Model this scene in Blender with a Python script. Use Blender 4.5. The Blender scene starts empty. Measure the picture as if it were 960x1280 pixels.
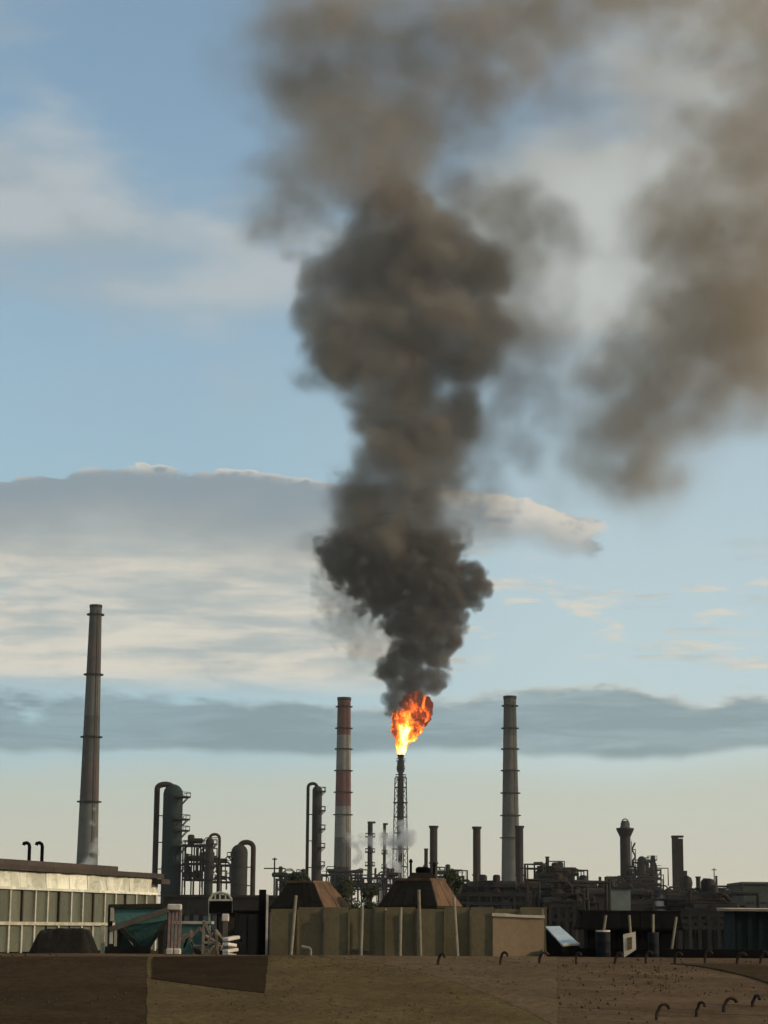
import bpy, bmesh, math, random
from mathutils import Vector, Matrix, noise as mnoise
R = math.radians
scene = bpy.context.scene
C = scene.collection
random.seed(7)

# ------------------------------------------------------------------ camera
F = 2600.0                      # focal length in pixels of the 960x1280 frame
ZC = 14.0                       # eye height above the yard, third floor window
PITCH = math.atan((1160 - 640) / F)
ROLL = R(0.4)
cd = bpy.data.cameras.new('camera'); cam = bpy.data.objects.new('camera', cd); C.objects.link(cam)
M3 = (Matrix.Rotation(R(90) + PITCH, 3, 'X') @ Matrix.Rotation(ROLL, 3, 'Z'))
cam.matrix_world = Matrix.Translation((0, 0, ZC)) @ M3.to_4x4()
cd.sensor_fit = 'VERTICAL'; cd.sensor_height = 36; cd.sensor_width = 27
cd.lens = F / 1280 * 36; cd.clip_start = .5; cd.clip_end = 30000
scene.camera = cam

# ------------------------------------------------------------------ light
SUN_AZ, SUN_EL = R(103), R(17)   # clockwise from the view direction (+Y): low on the right
SUN_DIR = Vector((math.sin(SUN_AZ) * math.cos(SUN_EL), math.cos(SUN_AZ) * math.cos(SUN_EL), math.sin(SUN_EL)))
sd = bpy.data.lights.new('sun', 'SUN'); sd.energy = 3.0; sd.angle = R(.6); sd.color = (1, .80, .58)
sun = bpy.data.objects.new('sun', sd); C.objects.link(sun)
sun.rotation_euler = SUN_DIR.to_track_quat('Z', 'Y').to_euler(); sun.location = SUN_DIR * 300

scene.view_settings.view_transform = 'Standard'; scene.view_settings.look = 'None'
scene.view_settings.exposure = 0; scene.view_settings.gamma = 1; scene.view_settings.use_curve_mapping = False
cy = scene.cycles
cy.use_denoising = True; cy.max_bounces = 6; cy.volume_bounces = 1; cy.volume_step_rate = 2.; cy.use_adaptive_sampling = True; cy.adaptive_threshold = .03; cy.volume_max_steps = 512
cy.transparent_max_bounces = 16

class NT:
    """small wrapper that writes node math"""
    def __init__(s, tree): s.t = tree; s.n = tree.nodes; s.l = tree.links
    def node(s, typ, **kw):
        n = s.n.new(typ)
        for k, v in kw.items(): setattr(n, k, v)
        return n
    def put(s, sock, v):
        if isinstance(v, bpy.types.NodeSocket): s.l.new(v, sock)
        else: sock.default_value = v
    def m(s, op, a, b=0., c=0., clamp=False):
        n = s.n.new('ShaderNodeMath'); n.operation = op; n.use_clamp = clamp
        s.put(n.inputs[0], a); s.put(n.inputs[1], b); s.put(n.inputs[2], c)
        return n.outputs[0]
    def v(s, op, a, b=(0, 0, 0), scale=None):
        n = s.n.new('ShaderNodeVectorMath'); n.operation = op
        s.put(n.inputs[0], a)
        if scale is not None: s.put(n.inputs['Scale'], scale)
        else: s.put(n.inputs[1], b)
        return n.outputs['Value'] if op in ('DISTANCE', 'LENGTH', 'DOT_PRODUCT') else n.outputs[0]
    def ss(s, x, lo, hi, a=0., b=1.):
        n = s.n.new('ShaderNodeMapRange'); n.interpolation_type = 'SMOOTHSTEP'
        s.put(n.inputs[0], x); s.put(n.inputs[1], lo); s.put(n.inputs[2], hi); s.put(n.inputs[3], a); s.put(n.inputs[4], b)
        return n.outputs[0]
    def noise(s, vec, scale=1., detail=3., rough=.5, dist=0.):
        n = s.n.new('ShaderNodeTexNoise'); s.put(n.inputs['Vector'], vec)
        s.put(n.inputs['Scale'], scale); s.put(n.inputs['Detail'], detail); s.put(n.inputs['Roughness'], rough); s.put(n.inputs['Distortion'], dist)
        return n
    def node_rgb(s, v):
        n = s.n.new('ShaderNodeCombineXYZ')
        for i in range(3): s.put(n.inputs[i], v)
        return n.outputs[0]
    def mix(s, fac, a, b, mode='MIX'):
        n = s.n.new('ShaderNodeMix'); n.data_type = 'RGBA'; n.blend_type = mode
        s.put(n.inputs[0], fac)
        for i, x in ((6, a), (7, b)):
            if not isinstance(x, bpy.types.NodeSocket) and len(x) == 3: x = (*x, 1)
            s.put(n.inputs[i], x)
        return n.outputs[2]

# ------------------------------------------------------------------ sky
world = bpy.data.worlds.new('World'); scene.world = world; world.use_nodes = True
def build_sky():
    T = NT(world.node_tree); T.n.clear()
    out = T.node('ShaderNodeOutputWorld'); bg = T.node('ShaderNodeBackground'); bg.inputs['Strength'].default_value = .15
    T.l.new(bg.outputs[0], out.inputs[0])
    sky = T.node('ShaderNodeTexSky', sky_type='NISHITA'); sky.sun_disc = False
    sky.sun_elevation = SUN_EL; sky.sun_rotation = SUN_AZ; sky.altitude = 100; sky.air_density = 1; sky.dust_density = .9; sky.ozone_density = 1.6
    d = T.v('NORMALIZE', T.node('ShaderNodeTexCoord').outputs['Generated'])
    sx = T.node('ShaderNodeSeparateXYZ'); T.l.new(d, sx.inputs[0])
    X, Y, Z = sx.outputs
    e = T.m('MULTIPLY', T.m('ARCSINE', Z), 57.2958)          # elevation in degrees
    az = T.m('MULTIPLY', X, 57.2958)                         # degrees to the right of the view axis, smooth all round
    def vec(kx, kz, off=0.):
        c = T.node('ShaderNodeCombineXYZ')
        T.put(c.inputs[0], T.m('MULTIPLY', X, kx)); T.put(c.inputs[1], T.m('MULTIPLY', Y, kx)); T.put(c.inputs[2], T.m('ADD', T.m('MULTIPLY', Z, kz), off))
        return c.outputs[0]
    def nz(kx, kz, off, detail=4., rough=.5, dist=0.): return T.noise(vec(kx, kz, off), 1., detail, rough, dist).outputs[0]
    K = 1 / .15
    def col(r, g, b): return (r * K, g * K, b * K)
    c = T.mix(1., sky.outputs[0], (.90, 1.03, 1.04), 'MULTIPLY')
    # thin haze veil low over the horizon
    c = T.mix(T.ss(e, 25, 3., .24, .84), c, T.mix(T.ss(az, -6., 7.), col(.40, .56, .63), col(.565, .68, .70)))
    # high soft veil: a broad sheet on the left, thicker and paler to the right
    n1 = nz(4.5, 11, 3.1, 4, .5, .3); n1b = nz(11, 30, 12.7, 5, .55, .2)
    vn = T.m('ADD', n1, T.m('MULTIPLY', T.m('SUBTRACT', n1b, .5), .5))
    sheet_ = T.m('MULTIPLY', T.ss(e, 15.2, 17.4), T.ss(e, 22., 18.6))
    blob = T.m('MULTIPLY', T.ss(az, -4.5, -9.5), T.ss(e, 17., 20.5))
    cover = T.m('ADD', T.m('ADD', T.m('MULTIPLY', sheet_, .25), T.m('MULTIPLY', blob, .25)), T.m('MULTIPLY', T.ss(e, 13.4, 16.5), T.ss(az, -.5, 4.5, -.06, .16)))
    veil = T.m('MULTIPLY', T.ss(T.m('ADD', vn, cover), .48, .78), T.ss(e, 13.2, 15.5))
    c = T.mix(T.m('MULTIPLY', veil, .9), c, T.mix(T.ss(az, -3., 5.), T.mix(T.ss(n1b, .35, .65), col(.36, .42, .45), col(.47, .52, .54)), col(.54, .56, .53)))
    # small puffs on the right between 7 and 10 degrees
    n5 = nz(30, 110, 7.7, 5, .55, .2)
    puff = T.m('MULTIPLY', T.ss(n5, .56, .70), T.m('MULTIPLY', T.ss(e, 6.8, 8.), T.ss(e, 10.5, 9.)))
    c = T.mix(T.m('MULTIPLY', puff, .8), c, col(.72, .68, .58))
    # streaky cream layer, thick to the left
    n2 = nz(18, 105, 1.3, 6, .58, .5); n2b = nz(6, 22, 9.1, 3, .5)
    cov = T.m('ADD', T.ss(az, 4., -2., -.10, .34), T.m('MULTIPLY', T.m('SUBTRACT', n2b, .5), .5))
    st = T.ss(T.m('ADD', n2, cov), .46, .66)
    st = T.m('MULTIPLY', st, T.m('MULTIPLY', T.ss(e, 6.0, 7.0), T.ss(e, 11.6, 9.8)))
    c = T.mix(T.m('MULTIPLY', st, .92), c, T.mix(T.ss(nz(18, 110, 5.5, 5, .55, .2), .36, .66), col(.45, .49, .47), col(.74, .685, .58)))
    # the grey cumulus bank: flat shaded body, crisp lit crown
    n3 = nz(34, 70, 2.2, 5, .55); n3b = nz(9, 20, 4.4, 2, .5)
    top = T.m('ADD', T.m('ADD', T.ss(az, 1., 6.5, 12.15, 11.3), T.m('MULTIPLY', T.m('SUBTRACT', n3, .5), 1.5)), T.m('MULTIPLY', T.m('SUBTRACT', n3b, .5), 1.5))
    dt = T.m('SUBTRACT', top, e)                               # degrees below the crown
    side = T.m('ADD', T.m('MULTIPLY', T.m('SUBTRACT', nz(26, 60, 8.2, 5, .6), .5), 3.2), az)
    body = T.m('MULTIPLY', T.ss(dt, 0, .12), T.m('MULTIPLY', T.ss(dt, T.ss(az, 0., 4., 3.2, 1.7), T.ss(az, 0., 4., 1.2, 1.0)), T.ss(side, 6.4, 5.9)))
    crown = T.m('MULTIPLY', T.ss(dt, T.ss(az, -1., 3., .26, 1.6), .02), T.ss(n3, .42, .62))
    cc = T.mix(crown, T.mix(T.ss(dt, .2, 2.4), col(.255, .315, .355), col(.40, .42, .40)), col(.78, .71, .60))
    c = T.mix(T.m('MULTIPLY', body, .93), c, cc)
    # long blue-grey bank near the horizon, ragged crown
    n4 = nz(20, 60, 6.3, 5, .55); n4b = nz(7, 14, 1.9, 2, .5)
    t4 = T.m('ADD', T.m('ADD', T.ss(az, -8., 6., 6.15, 6.6), T.m('MULTIPLY', T.m('SUBTRACT', n4, .5), 2.6)), T.m('MULTIPLY', T.m('SUBTRACT', n4b, .5), .9))
    b4 = T.m('ADD', 4.65, T.m('ADD', T.m('MULTIPLY', T.m('SUBTRACT', n4b, .5), 1.5), T.m('MULTIPLY', T.m('SUBTRACT', nz(24, 30, 3.6, 3, .5), .5), .5)))
    d4 = T.m('SUBTRACT', t4, e)
    gap4 = T.ss(nz(12, 95, 14.3, 5, .6, .4), .38, .60, .72, 1.)
    bank = T.m('MULTIPLY', gap4, T.m('MULTIPLY', T.ss(d4, 0, .45), T.ss(T.m('SUBTRACT', e, b4), -.05, .25)))
    c4 = T.mix(T.m('MULTIPLY', T.ss(d4, .55, .05), T.ss(az, -6., 3.)), col(.215, .300, .325), col(.62, .58, .48))
    c = T.mix(T.m('MULTIPLY', bank, .86), c, c4)
    # warm pale air under the bank
    low = T.ss(T.m('ADD', e, T.m('MULTIPLY', T.m('SUBTRACT', n4b, .5), -1.5)), 5.1, 3.6)
    c = T.mix(T.m('MULTIPLY', low, T.ss(e, 5., .5, .72, .9)), c, T.mix(T.ss(e, .3, 4.3), col(.63, .56, .43), col(.55, .565, .46)))
    T.l.new(c, bg.inputs[0])
build_sky()
world.cycles.sampling_method = 'MANUAL'; world.cycles.sample_map_resolution = 256

# ------------------------------------------------------------------ frame helpers
CAM = Vector((0, 0, ZC))
def ray(px, py): return M3 @ Vector(((px - 480) / F, (640 - py) / F, -1))
def at(px, py, D):
    d = ray(px, py); return CAM + d * (D / d.y)
def px_m(w, D): return w * D / F

# ------------------------------------------------------------------ materials
MATS = {}
def mat(name, c1, c2=None, rough=.75, metal=0., scale=1.2, detail=5., lo=.38, hi=.64, bump=.25, stretch=(1, 1, 1), spec=.1, vary=.12, grain=.35):
    if name in MATS: return MATS[name]
    m = bpy.data.materials.new(name); m.use_nodes = True
    T = NT(m.node_tree); b = T.n['Principled BSDF']
    co = T.node('ShaderNodeTexCoord').outputs['Object']
    mp = T.node('ShaderNodeMapping'); T.l.new(co, mp.inputs[0]); mp.inputs['Scale'].default_value = stretch
    info = T.node('ShaderNodeObjectInfo')
    off = T.v('ADD', mp.outputs[0], T.v('SCALE', (13.1, 7.7, 5.3), scale=info.outputs['Random']))
    n = T.noise(off, scale, detail, .6, .3)
    c2 = c2 or tuple(x * .65 for x in c1)
    col = T.mix(T.ss(n.outputs[0], lo, hi), c1, c2)
    n2 = T.noise(off, scale * 7, 3, .6)
    col = T.mix(T.ss(n2.outputs[0], .3, .75, 0, grain), col, tuple(x * .55 for x in c1))
    col = T.mix(1., col, T.node_rgb(T.m('ADD', 1 - vary, T.m('MULTIPLY', info.outputs['Random'], 2 * vary))), 'MULTIPLY')
    T.l.new(col, b.inputs['Base Color'])
    b.inputs['Metallic'].default_value = metal; b.inputs['Specular IOR Level'].default_value = spec
    T.put(b.inputs['Roughness'], T.ss(n2.outputs[0], .2, .8, max(rough - .12, .05), min(rough + .12, 1)))
    bp = T.node('ShaderNodeBump'); bp.inputs['Strength'].default_value = bump; bp.inputs['Distance'].default_value = .05 / max(scale, .05)
    T.l.new(n2.outputs[0], bp.inputs['Height']); T.l.new(bp.outputs[0], b.inputs['Normal'])
    MATS[name] = m; return m

# ------------------------------------------------------------------ mesh helpers
class MB:
    def __init__(s): s.bm = bmesh.new()
    def box(s, c, size, rz=0., rot=None):
        mt = Matrix.Translation(c) @ (rot.to_4x4() if rot else Matrix.Rotation(rz, 4, 'Z')) @ Matrix.Diagonal((*size, 1))
        bmesh.ops.create_cube(s.bm, size=1, matrix=mt); return s
    def bar(s, a, b, w, h=None):
        a, b = Vector(a), Vector(b); d = b - a
        q = d.to_track_quat('Z', 'Y')
        mt = Matrix.Translation((a + b) / 2) @ q.to_matrix().to_4x4() @ Matrix.Diagonal((w, h or w, d.length, 1))
        bmesh.ops.create_cube(s.bm, size=1, matrix=mt); return s
    def lathe(s, prof, n=20, c=(0, 0, 0)):
        """closed solid of revolution, prof = [(r, z)...] bottom to top"""
        c = Vector(c); rings = []
        for r, z in prof:
            rings.append([s.bm.verts.new(c + Vector((r * math.cos(2 * math.pi * i / n), r * math.sin(2 * math.pi * i / n), z))) for i in range(n)])
        for a, b in zip(rings, rings[1:]):
            for i in range(n): s.bm.faces.new((a[i], a[(i + 1) % n], b[(i + 1) % n], b[i]))
        s.bm.faces.new(rings[0][::-1]); s.bm.faces.new(rings[-1]); return s
    def tube(s, pts, r, n=8):
        pts = [Vector(p) for p in pts]; rings = []
        up = Vector((.13, .97, .2)).normalized()
        for i, p in enumerate(pts):
            t = ((pts[min(i + 1, len(pts) - 1)] - p).normalized() + (p - pts[max(i - 1, 0)]).normalized()).normalized()
            x = up.cross(t)
            if x.length < 1e-3: x = Vector((1, 0, 0)).cross(t)
            x.normalize(); y = t.cross(x)
            rr = r[i] if isinstance(r, (list, tuple)) else r
            rings.append([s.bm.verts.new(p + (x * math.cos(2 * math.pi * k / n) + y * math.sin(2 * math.pi * k / n)) * rr) for k in range(n)])
        for a, b in zip(rings, rings[1:]):
            for k in range(n): s.bm.faces.new((a[k], a[(k + 1) % n], b[(k + 1) % n], b[k]))
        s.bm.faces.new(rings[0][::-1]); s.bm.faces.new(rings[-1]); return s
    def hull(s, bottom, top):
        """solid between two same-length loops"""
        a = [s.bm.verts.new(p) for p in bottom]; b = [s.bm.verts.new(p) for p in top]; n = len(a)
        for i in range(n): s.bm.faces.new((a[i], a[(i + 1) % n], b[(i + 1) % n], b[i]))
        s.bm.faces.new(a[::-1]); s.bm.faces.new(b); return s
    def bevel(s, w=.01):
        bmesh.ops.bevel(s.bm, geom=list(s.bm.edges), offset=w, segments=1, affect='EDGES'); return s
    def mesh(s, name, m):
        bmesh.ops.recalc_face_normals(s.bm, faces=s.bm.faces)
        me = bpy.data.meshes.new(name); s.bm.to_mesh(me); s.bm.free(); me.materials.append(m); return me
    def build(s, name, m, parent=None, loc=(0, 0, 0), rz=0., smooth=False):
        me = s.mesh(name, m)
        if smooth:
            for p in me.polygons: p.use_smooth = True
            me.set_sharp_from_angle(angle=R(38))
        o = bpy.data.objects.new(name, me); C.objects.link(o); o.parent = parent
        o.location = loc; o.rotation_euler.z = rz; return o

def link_mesh(name, me, parent=None, loc=(0, 0, 0), rz=0., sc=None):
    o = bpy.data.objects.new(name, me); C.objects.link(o); o.parent = parent; o.location = loc; o.rotation_euler.z = rz
    if sc: o.scale = sc
    return o
def tag(o, label=None, cat=None, group=None, kind=None):
    for k, v in (('label', label), ('category', cat), ('group', group), ('kind', kind)):
        if v: o[k] = v
    return o
def thing(name, label, cat, loc=(0, 0, 0), rz=0., group=None):
    o = bpy.data.objects.new(name, None); C.objects.link(o); o.location = loc; o.rotation_euler.z = rz; o.empty_display_size = .2
    return tag(o, label, cat, group)
def copy_tree(o, parent=None):
    c = o.copy(); C.objects.link(c); c.parent = parent
    for ch in list(o.children): copy_tree(ch, c)
    return c
def arc(p0, p1, h, n=8, square=False):
    """inverted U from p0 up by h and down to p1"""
    p0, p1 = Vector(p0), Vector(p1); pts = [p0]
    for i in range(n + 1):
        a = math.pi * (1 - i / n); q = (p0 + p1) / 2 + (p1 - p0) / 2 * math.cos(a)
        base = p0.z if i <= n / 2 else p1.z
        q.z = max(p0.z, p1.z) + h * math.sin(a) if not square else base
        pts.append(q)
    pts.append(p1); return pts

concrete = mat('weathered_concrete', (.118, .112, .090), (.092, .088, .072), .9, 0, .12, bump=.1)
concrete_dark = mat('sooty_concrete', (.085, .080, .064), (.066, .062, .050), .9, 0, .12, bump=.1)
faded_band = mat('faded_reddish_band', (.100, .074, .060), (.080, .062, .052), .9, 0, .12, bump=.1)
red_paint = mat('faded_red_paint', (.145, .062, .050), (.105, .052, .043), .85, 0, .15, bump=.1)
white_paint = mat('dirty_white_paint', (.21, .20, .165), (.16, .152, .128), .8, 0, .15, bump=.1)
steel_dark = mat('dark_steel', (.026, .023, .018), (.018, .016, .012), .65, .1, .5)
rust = mat('rusty_steel', (.044, .026, .016), (.024, .017, .012), .85, 0, .5)
stack_brown = mat('brown_stack_steel', (.040, .028, .019), (.028, .021, .016), .85, 0, .2)
teal_vessel = mat('teal_vessel_paint', (.018, .036, .032), (.013, .023, .020), .65, 0, .25)
grey_vessel = mat('grey_vessel_paint', (.038, .034, .027), (.026, .023, .018), .75, 0, .25)
green_grey = mat('green_grey_cladding', (.070, .074, .056), (.05, .054, .042), .85, 0, .2)
black_iron = mat('black_iron', (.0045, .0042, .0036), (.008, .007, .0055), .9, 0, 2., spec=.04)

# ------------------------------------------------------------------ ground and workshop roof
ground_mat = mat('yard_ground', (.075, .07, .05), (.045, .05, .03), .95, 0, .02)
def sheet(name, verts, faces, m, parent=None):
    me = bpy.data.meshes.new(name); me.from_pydata(verts, [], faces); me.materials.append(m)
    o = bpy.data.objects.new(name, me); C.objects.link(o); o.parent = parent; return o
g = sheet('ground', [(-9000, -600, 0), (9000, -600, 0), (9000, 16000, 0), (-9000, 16000, 0)], [(0, 1, 2, 3)], ground_mat)
tag(g, 'flat refinery yard ground stretching to the horizon', 'ground', kind='structure')

# ------------------------------------------------------------------ smoke and flame
D_FLARE = 1100.
def smoke_mat(name, dens, col, aniso=.15):
    m = bpy.data.materials.new(name); m.use_nodes = True
    T = NT(m.node_tree); T.n.clear()
    out = T.node('ShaderNodeOutputMaterial'); pv = T.node('ShaderNodeVolumePrincipled')
    pv.inputs['Color'].default_value = (*col, 1); pv.inputs['Density'].default_value = dens; pv.inputs['Anisotropy'].default_value = aniso
    T.l.new(pv.outputs[0], out.inputs['Volume'])
    return m
def smoke_volume(name, groups, lo, hi, vox, m, warp, label, cat, fade=None, billow=None):
    """volume grid filled from a field: groups = [(density, erosion, soft, [(centre, radius)...])]"""
    vd = bpy.data.volumes.new(name); o = bpy.data.objects.new(name, vd); C.objects.link(o)
    ng = bpy.data.node_groups.new(name, 'GeometryNodeTree')
    ng.interface.new_socket('Geometry', in_out='INPUT', socket_type='NodeSocketGeometry')
    ng.interface.new_socket('Geometry', in_out='OUTPUT', socket_type='NodeSocketGeometry')
    T = NT(ng); gout = T.node('NodeGroupOutput')
    P = T.node('GeometryNodeInputPosition').outputs[0]
    (s1, a1), (s2, a2), (sn, dn) = warp
    w1 = T.v('SUBTRACT', T.noise(P, 1 / s1, 2., .5).outputs['Color'], (.5, .5, .5))
    P1 = T.v('ADD', P, T.v('SCALE', w1, scale=2 * a1))
    w2 = T.v('SUBTRACT', T.noise(P1, 1 / s2, 3., .6).outputs['Color'], (.5, .5, .5))
    PW = T.v('ADD', P1, T.v('SCALE', w2, scale=2 * a2))
    n = T.ss(T.noise(T.v('ADD', P1, T.v('SCALE', w2, scale=a2)), 1 / sn, dn, .58, 0).outputs[0], .30, .70)
    if billow:
        # puffy lobes with creases between them: folded noise in three sizes
        bl = None; Q = T.v('ADD', P, T.v('SCALE', w2, scale=a2 * .6))
        for k, (sz, wt) in enumerate(((1., .52), (.48, .3), (.23, .18))):
            f = T.m('ABSOLUTE', T.m('SUBTRACT', T.noise(T.v('ADD', Q, (k * 31., k * 17., k * 5.)), 1 / (billow * sz), 0., .5).outputs[0], .5))
            f = T.m('MULTIPLY', f, 4. * wt); bl = f if bl is None else T.m('ADD', bl, f)
        n = T.m('ADD', T.m('MULTIPLY', n, .4), T.m('MULTIPLY', bl, .6))
    total = None
    for dens, ero, soft, puffs in groups:
        s = None
        for c, r in puffs:
            k = T.m('SUBTRACT', 1., T.m('DIVIDE', T.v('DISTANCE', PW, tuple(c)), r))
            if s is None: s = k
            else: s = T.m('SMOOTH_MAX', s, k, .18)
        # eroded shell: noise eats into the puffs
        v = T.ss(T.m('SUBTRACT', s, T.m('MULTIPLY', T.m('SUBTRACT', .52, n), ero)), 0., soft, 0., dens)
        v = T.m('MULTIPLY', v, T.m('ADD', .30, T.m('MULTIPLY', n, 1.05)))
        total = v if total is None else T.m('ADD', total, v)
    if fade:
        sp = T.node('ShaderNodeSeparateXYZ'); T.l.new(PW, sp.inputs[0])
        total = T.m('MULTIPLY', total, T.ss(sp.outputs[2], fade[0], fade[1]))
    vc = T.node('GeometryNodeVolumeCube')
    T.put(vc.inputs['Density'], total)
    vc.inputs['Min'].default_value = lo; vc.inputs['Max'].default_value = hi
    for k, i in (('Resolution X', 0), ('Resolution Y', 1), ('Resolution Z', 2)):
        vc.inputs[k].default_value = int((hi[i] - lo[i]) / vox) + 1
    sm = T.node('GeometryNodeSetMaterial'); sm.inputs['Material'].default_value = m
    T.l.new(vc.outputs[0], sm.inputs[0]); T.l.new(sm.outputs[0], gout.inputs[0])
    md = o.modifiers.new('smoke', 'NODES'); md.node_group = ng; md.show_viewport = False
    vd.materials.append(m)
    tag(o, label, cat, kind='stuff'); return o
def puffs(lst, D=D_FLARE, seed=1):
    rg = random.Random(seed); out = []
    for p in lst:
        x, y, r = p[:3]; dy = p[3] if len(p) > 3 else rg.uniform(-.35, .35) * r
        out.append((at(x, y, D + px_m(dy, D)), px_m(r, D)))
    return out
dense = puffs([(470, 690, 66), (525, 690, 58), (440, 680, 48), (495, 640, 82), (455, 625, 56), (525, 590, 78), (480, 580, 60),
               (520, 530, 78), (480, 505, 70), (460, 440, 92), (424, 425, 66), (424, 350, 60), (480, 350, 96), (525, 430, 98), (535, 330, 92), (500, 280, 70), (585, 430, 72), (580, 350, 66), (575, 520, 52), (408, 400, 50)], seed=3)
mid = puffs([(620, 330, 110), (655, 440, 88), (665, 495, 68), (640, 270, 84), (570, 250, 70), (650, 560, 54), (615, 640, 44), (700, 300, 66), (455, 515, 26), (398, 680, 30), (480, 230, 70),
             (600, 430, 90), (565, 340, 96), (625, 510, 60), (600, 545, 70), (600, 600, 56), (560, 640, 60), (560, 560, 84), (610, 470, 76)], seed=5)
upper = puffs([(455, 180, 150), (415, 105, 140), (395, 225, 105), (490, 60, 150), (420, 20, 130), (580, 50, 150), (500, 150, 130), (355, 280, 66), (580, 120, 110), (680, 0, 130), (480, 240, 90),
               (900, 290, 165), (945, 400, 170), (885, 390, 150), (815, 465, 130), (790, 525, 120), (850, 500, 110), (960, 200, 150), (1010, 300, 180), (755, 590, 70), (805, 585, 85), (985, 90, 130), (960, 0, 120), (820, -40, 130), (740, -20, 110), (930, 450, 125), (745, 470, 70)], seed=8)
thin = puffs([(700, 100, 180), (820, 110, 170), (640, 210, 130), (880, 60, 170), (330, 60, 130), (700, 560, 70), (800, 560, 140), (920, 460, 130), (600, 660, 60), (690, 620, 70), (660, 400, 100), (330, 250, 80)], seed=11)
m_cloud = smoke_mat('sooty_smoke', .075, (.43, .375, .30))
a_, b_ = at(330, 760, D_FLARE), at(790, 150, D_FLARE)
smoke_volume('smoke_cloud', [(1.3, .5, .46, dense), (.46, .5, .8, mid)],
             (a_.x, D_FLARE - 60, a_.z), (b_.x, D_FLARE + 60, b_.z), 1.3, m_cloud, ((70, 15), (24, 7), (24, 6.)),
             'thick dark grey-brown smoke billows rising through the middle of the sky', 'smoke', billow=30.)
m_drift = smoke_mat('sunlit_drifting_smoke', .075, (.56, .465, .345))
a_, b_ = at(225, 690, D_FLARE), at(1015, -65, D_FLARE)
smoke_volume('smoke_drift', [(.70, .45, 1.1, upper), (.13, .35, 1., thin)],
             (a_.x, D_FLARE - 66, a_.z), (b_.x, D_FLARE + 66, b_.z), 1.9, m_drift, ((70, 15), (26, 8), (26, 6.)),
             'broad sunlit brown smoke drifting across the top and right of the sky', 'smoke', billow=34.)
neck = puffs([(522, 866, 17), (505, 872, 16), (493, 884, 12), (486, 870, 11), (496, 858, 14), (536, 852, 21), (515, 846, 26), (494, 834, 25), (546, 850, 17), (480, 838, 15), (511, 818, 30), (540, 812, 30), (560, 794, 27), (557, 767, 31), (530, 780, 42),
              (505, 772, 30), (585, 735, 30, 0), (560, 742, 24), (592, 718, 18), (482, 725, 50), (530, 730, 54), (470, 690, 62), (530, 690, 58), (440, 690, 46), (480, 650, 60), (530, 650, 60), (410, 685, 20)], seed=4)
wisp = puffs([(440, 765, 54), (455, 800, 40), (478, 822, 30), (425, 730, 48), (445, 745, 44), (500, 800, 40), (545, 838, 18)], seed=6)
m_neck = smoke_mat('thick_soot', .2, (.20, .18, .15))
a_, b_ = at(385, 902, D_FLARE), at(640, 630, D_FLARE)
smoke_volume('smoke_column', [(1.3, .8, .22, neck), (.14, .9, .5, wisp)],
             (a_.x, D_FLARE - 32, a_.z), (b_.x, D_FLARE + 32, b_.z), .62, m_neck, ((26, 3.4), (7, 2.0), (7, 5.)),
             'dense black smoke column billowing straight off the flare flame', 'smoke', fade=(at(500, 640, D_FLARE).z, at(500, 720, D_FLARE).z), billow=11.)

# ------------------------------------------------------------------ refinery: chimneys, flare, columns
def zat(px, py, D): return at(px, py, D).z
def foot(px, py, D):
    """point on the yard under the pixel"""
    p = at(px, py, D); return Vector((p.x, p.y, 0))
ring_cache = {}
def ring_deck(parent, z, r, w, th, m, rail=True, c=(0, 0), half=None):
    """annular service platform with a railing"""
    key = (round(r, 2), round(w, 2), round(th, 2), m.name)
    if key not in ring_cache:
        ring_cache[key] = MB().lathe([(r * .98, 0), (r + w, 0), (r + w, th), (r * .98, th)], 18).mesh('platform', m)
    p = link_mesh('platform', ring_cache[key], parent, (c[0], c[1], z))
    if rail:
        k2 = key + ('rail',)
        if k2 not in ring_cache:
            b = MB(); n = 14; t = max(.07, th * .3); rr = r + w - t
            loop = [Vector((rr * math.cos(2 * math.pi * i / n), rr * math.sin(2 * math.pi * i / n), 1.1 + th)) for i in range(n + 1)]
            b.tube(loop, t, 5)
            for q in loop[:-1:2]: b.tube([(q.x, q.y, th * .5), q], t * .8, 4)
            ring_cache[k2] = b.mesh('railing', m)
        link_mesh('railing', ring_cache[k2], p)
    return p
def chimney(name, label, cat, px, ytop, wt, yb, wb, D, bands, decks, group=None, deck_m=None, deck_w=1.1, rail=True):
    """bands: list of (y from top, material) read downwards; decks: list of y"""
    top = zat(px, ytop, D); zb = zat(px, yb, D)
    p = at(px, (ytop + yb) / 2, D)
    t = thing(name, label, cat, (p.x, D, 0), 0, group)
    rt, rb = px_m(wt, D) / 2, px_m(wb, D) / 2
    rad = lambda z: rt + (rb - rt) * (top - z) / (top - zb)
    ys = [(zat(px, y, D), m) for y, m in bands] + [(0, None)]
    for (z1, m), (z0, _) in zip(ys, ys[1:]):
        nseg = 3; prof = [(rad(z0 + (z1 - z0) * i / nseg), z0 + (z1 - z0) * i / nseg) for i in range(nseg + 1)]
        MB().lathe(prof, 24).build('shaft_band', m, t, smooth=True)
    MB().lathe([(rt * .96, top), (rt * 1.07, top + .05), (rt * 1.07, top + rt * .5), (rt * .8, top + rt * .5), (rt * .8, top + .1)], 24).build('rim', deck_m or steel_dark, t, smooth=True)
    for y in decks:
        z = zat(px, y, D); ring_deck(t, z, rad(z), deck_w, .5, deck_m or steel_dark, rail)
    # ladder with hoops up the shaft, on the side seen
    lad = MB(); za, zb2 = 4, top - 1
    for s in (-.45, .45):
        lad.bar((s + rad(za) * .6, -rad(za) * .8 - .35, za), (s + rt * .6, -rt * .8 - .35, zb2), .16)
    lad.build('ladder', steel_dark, t)
    return t
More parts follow.
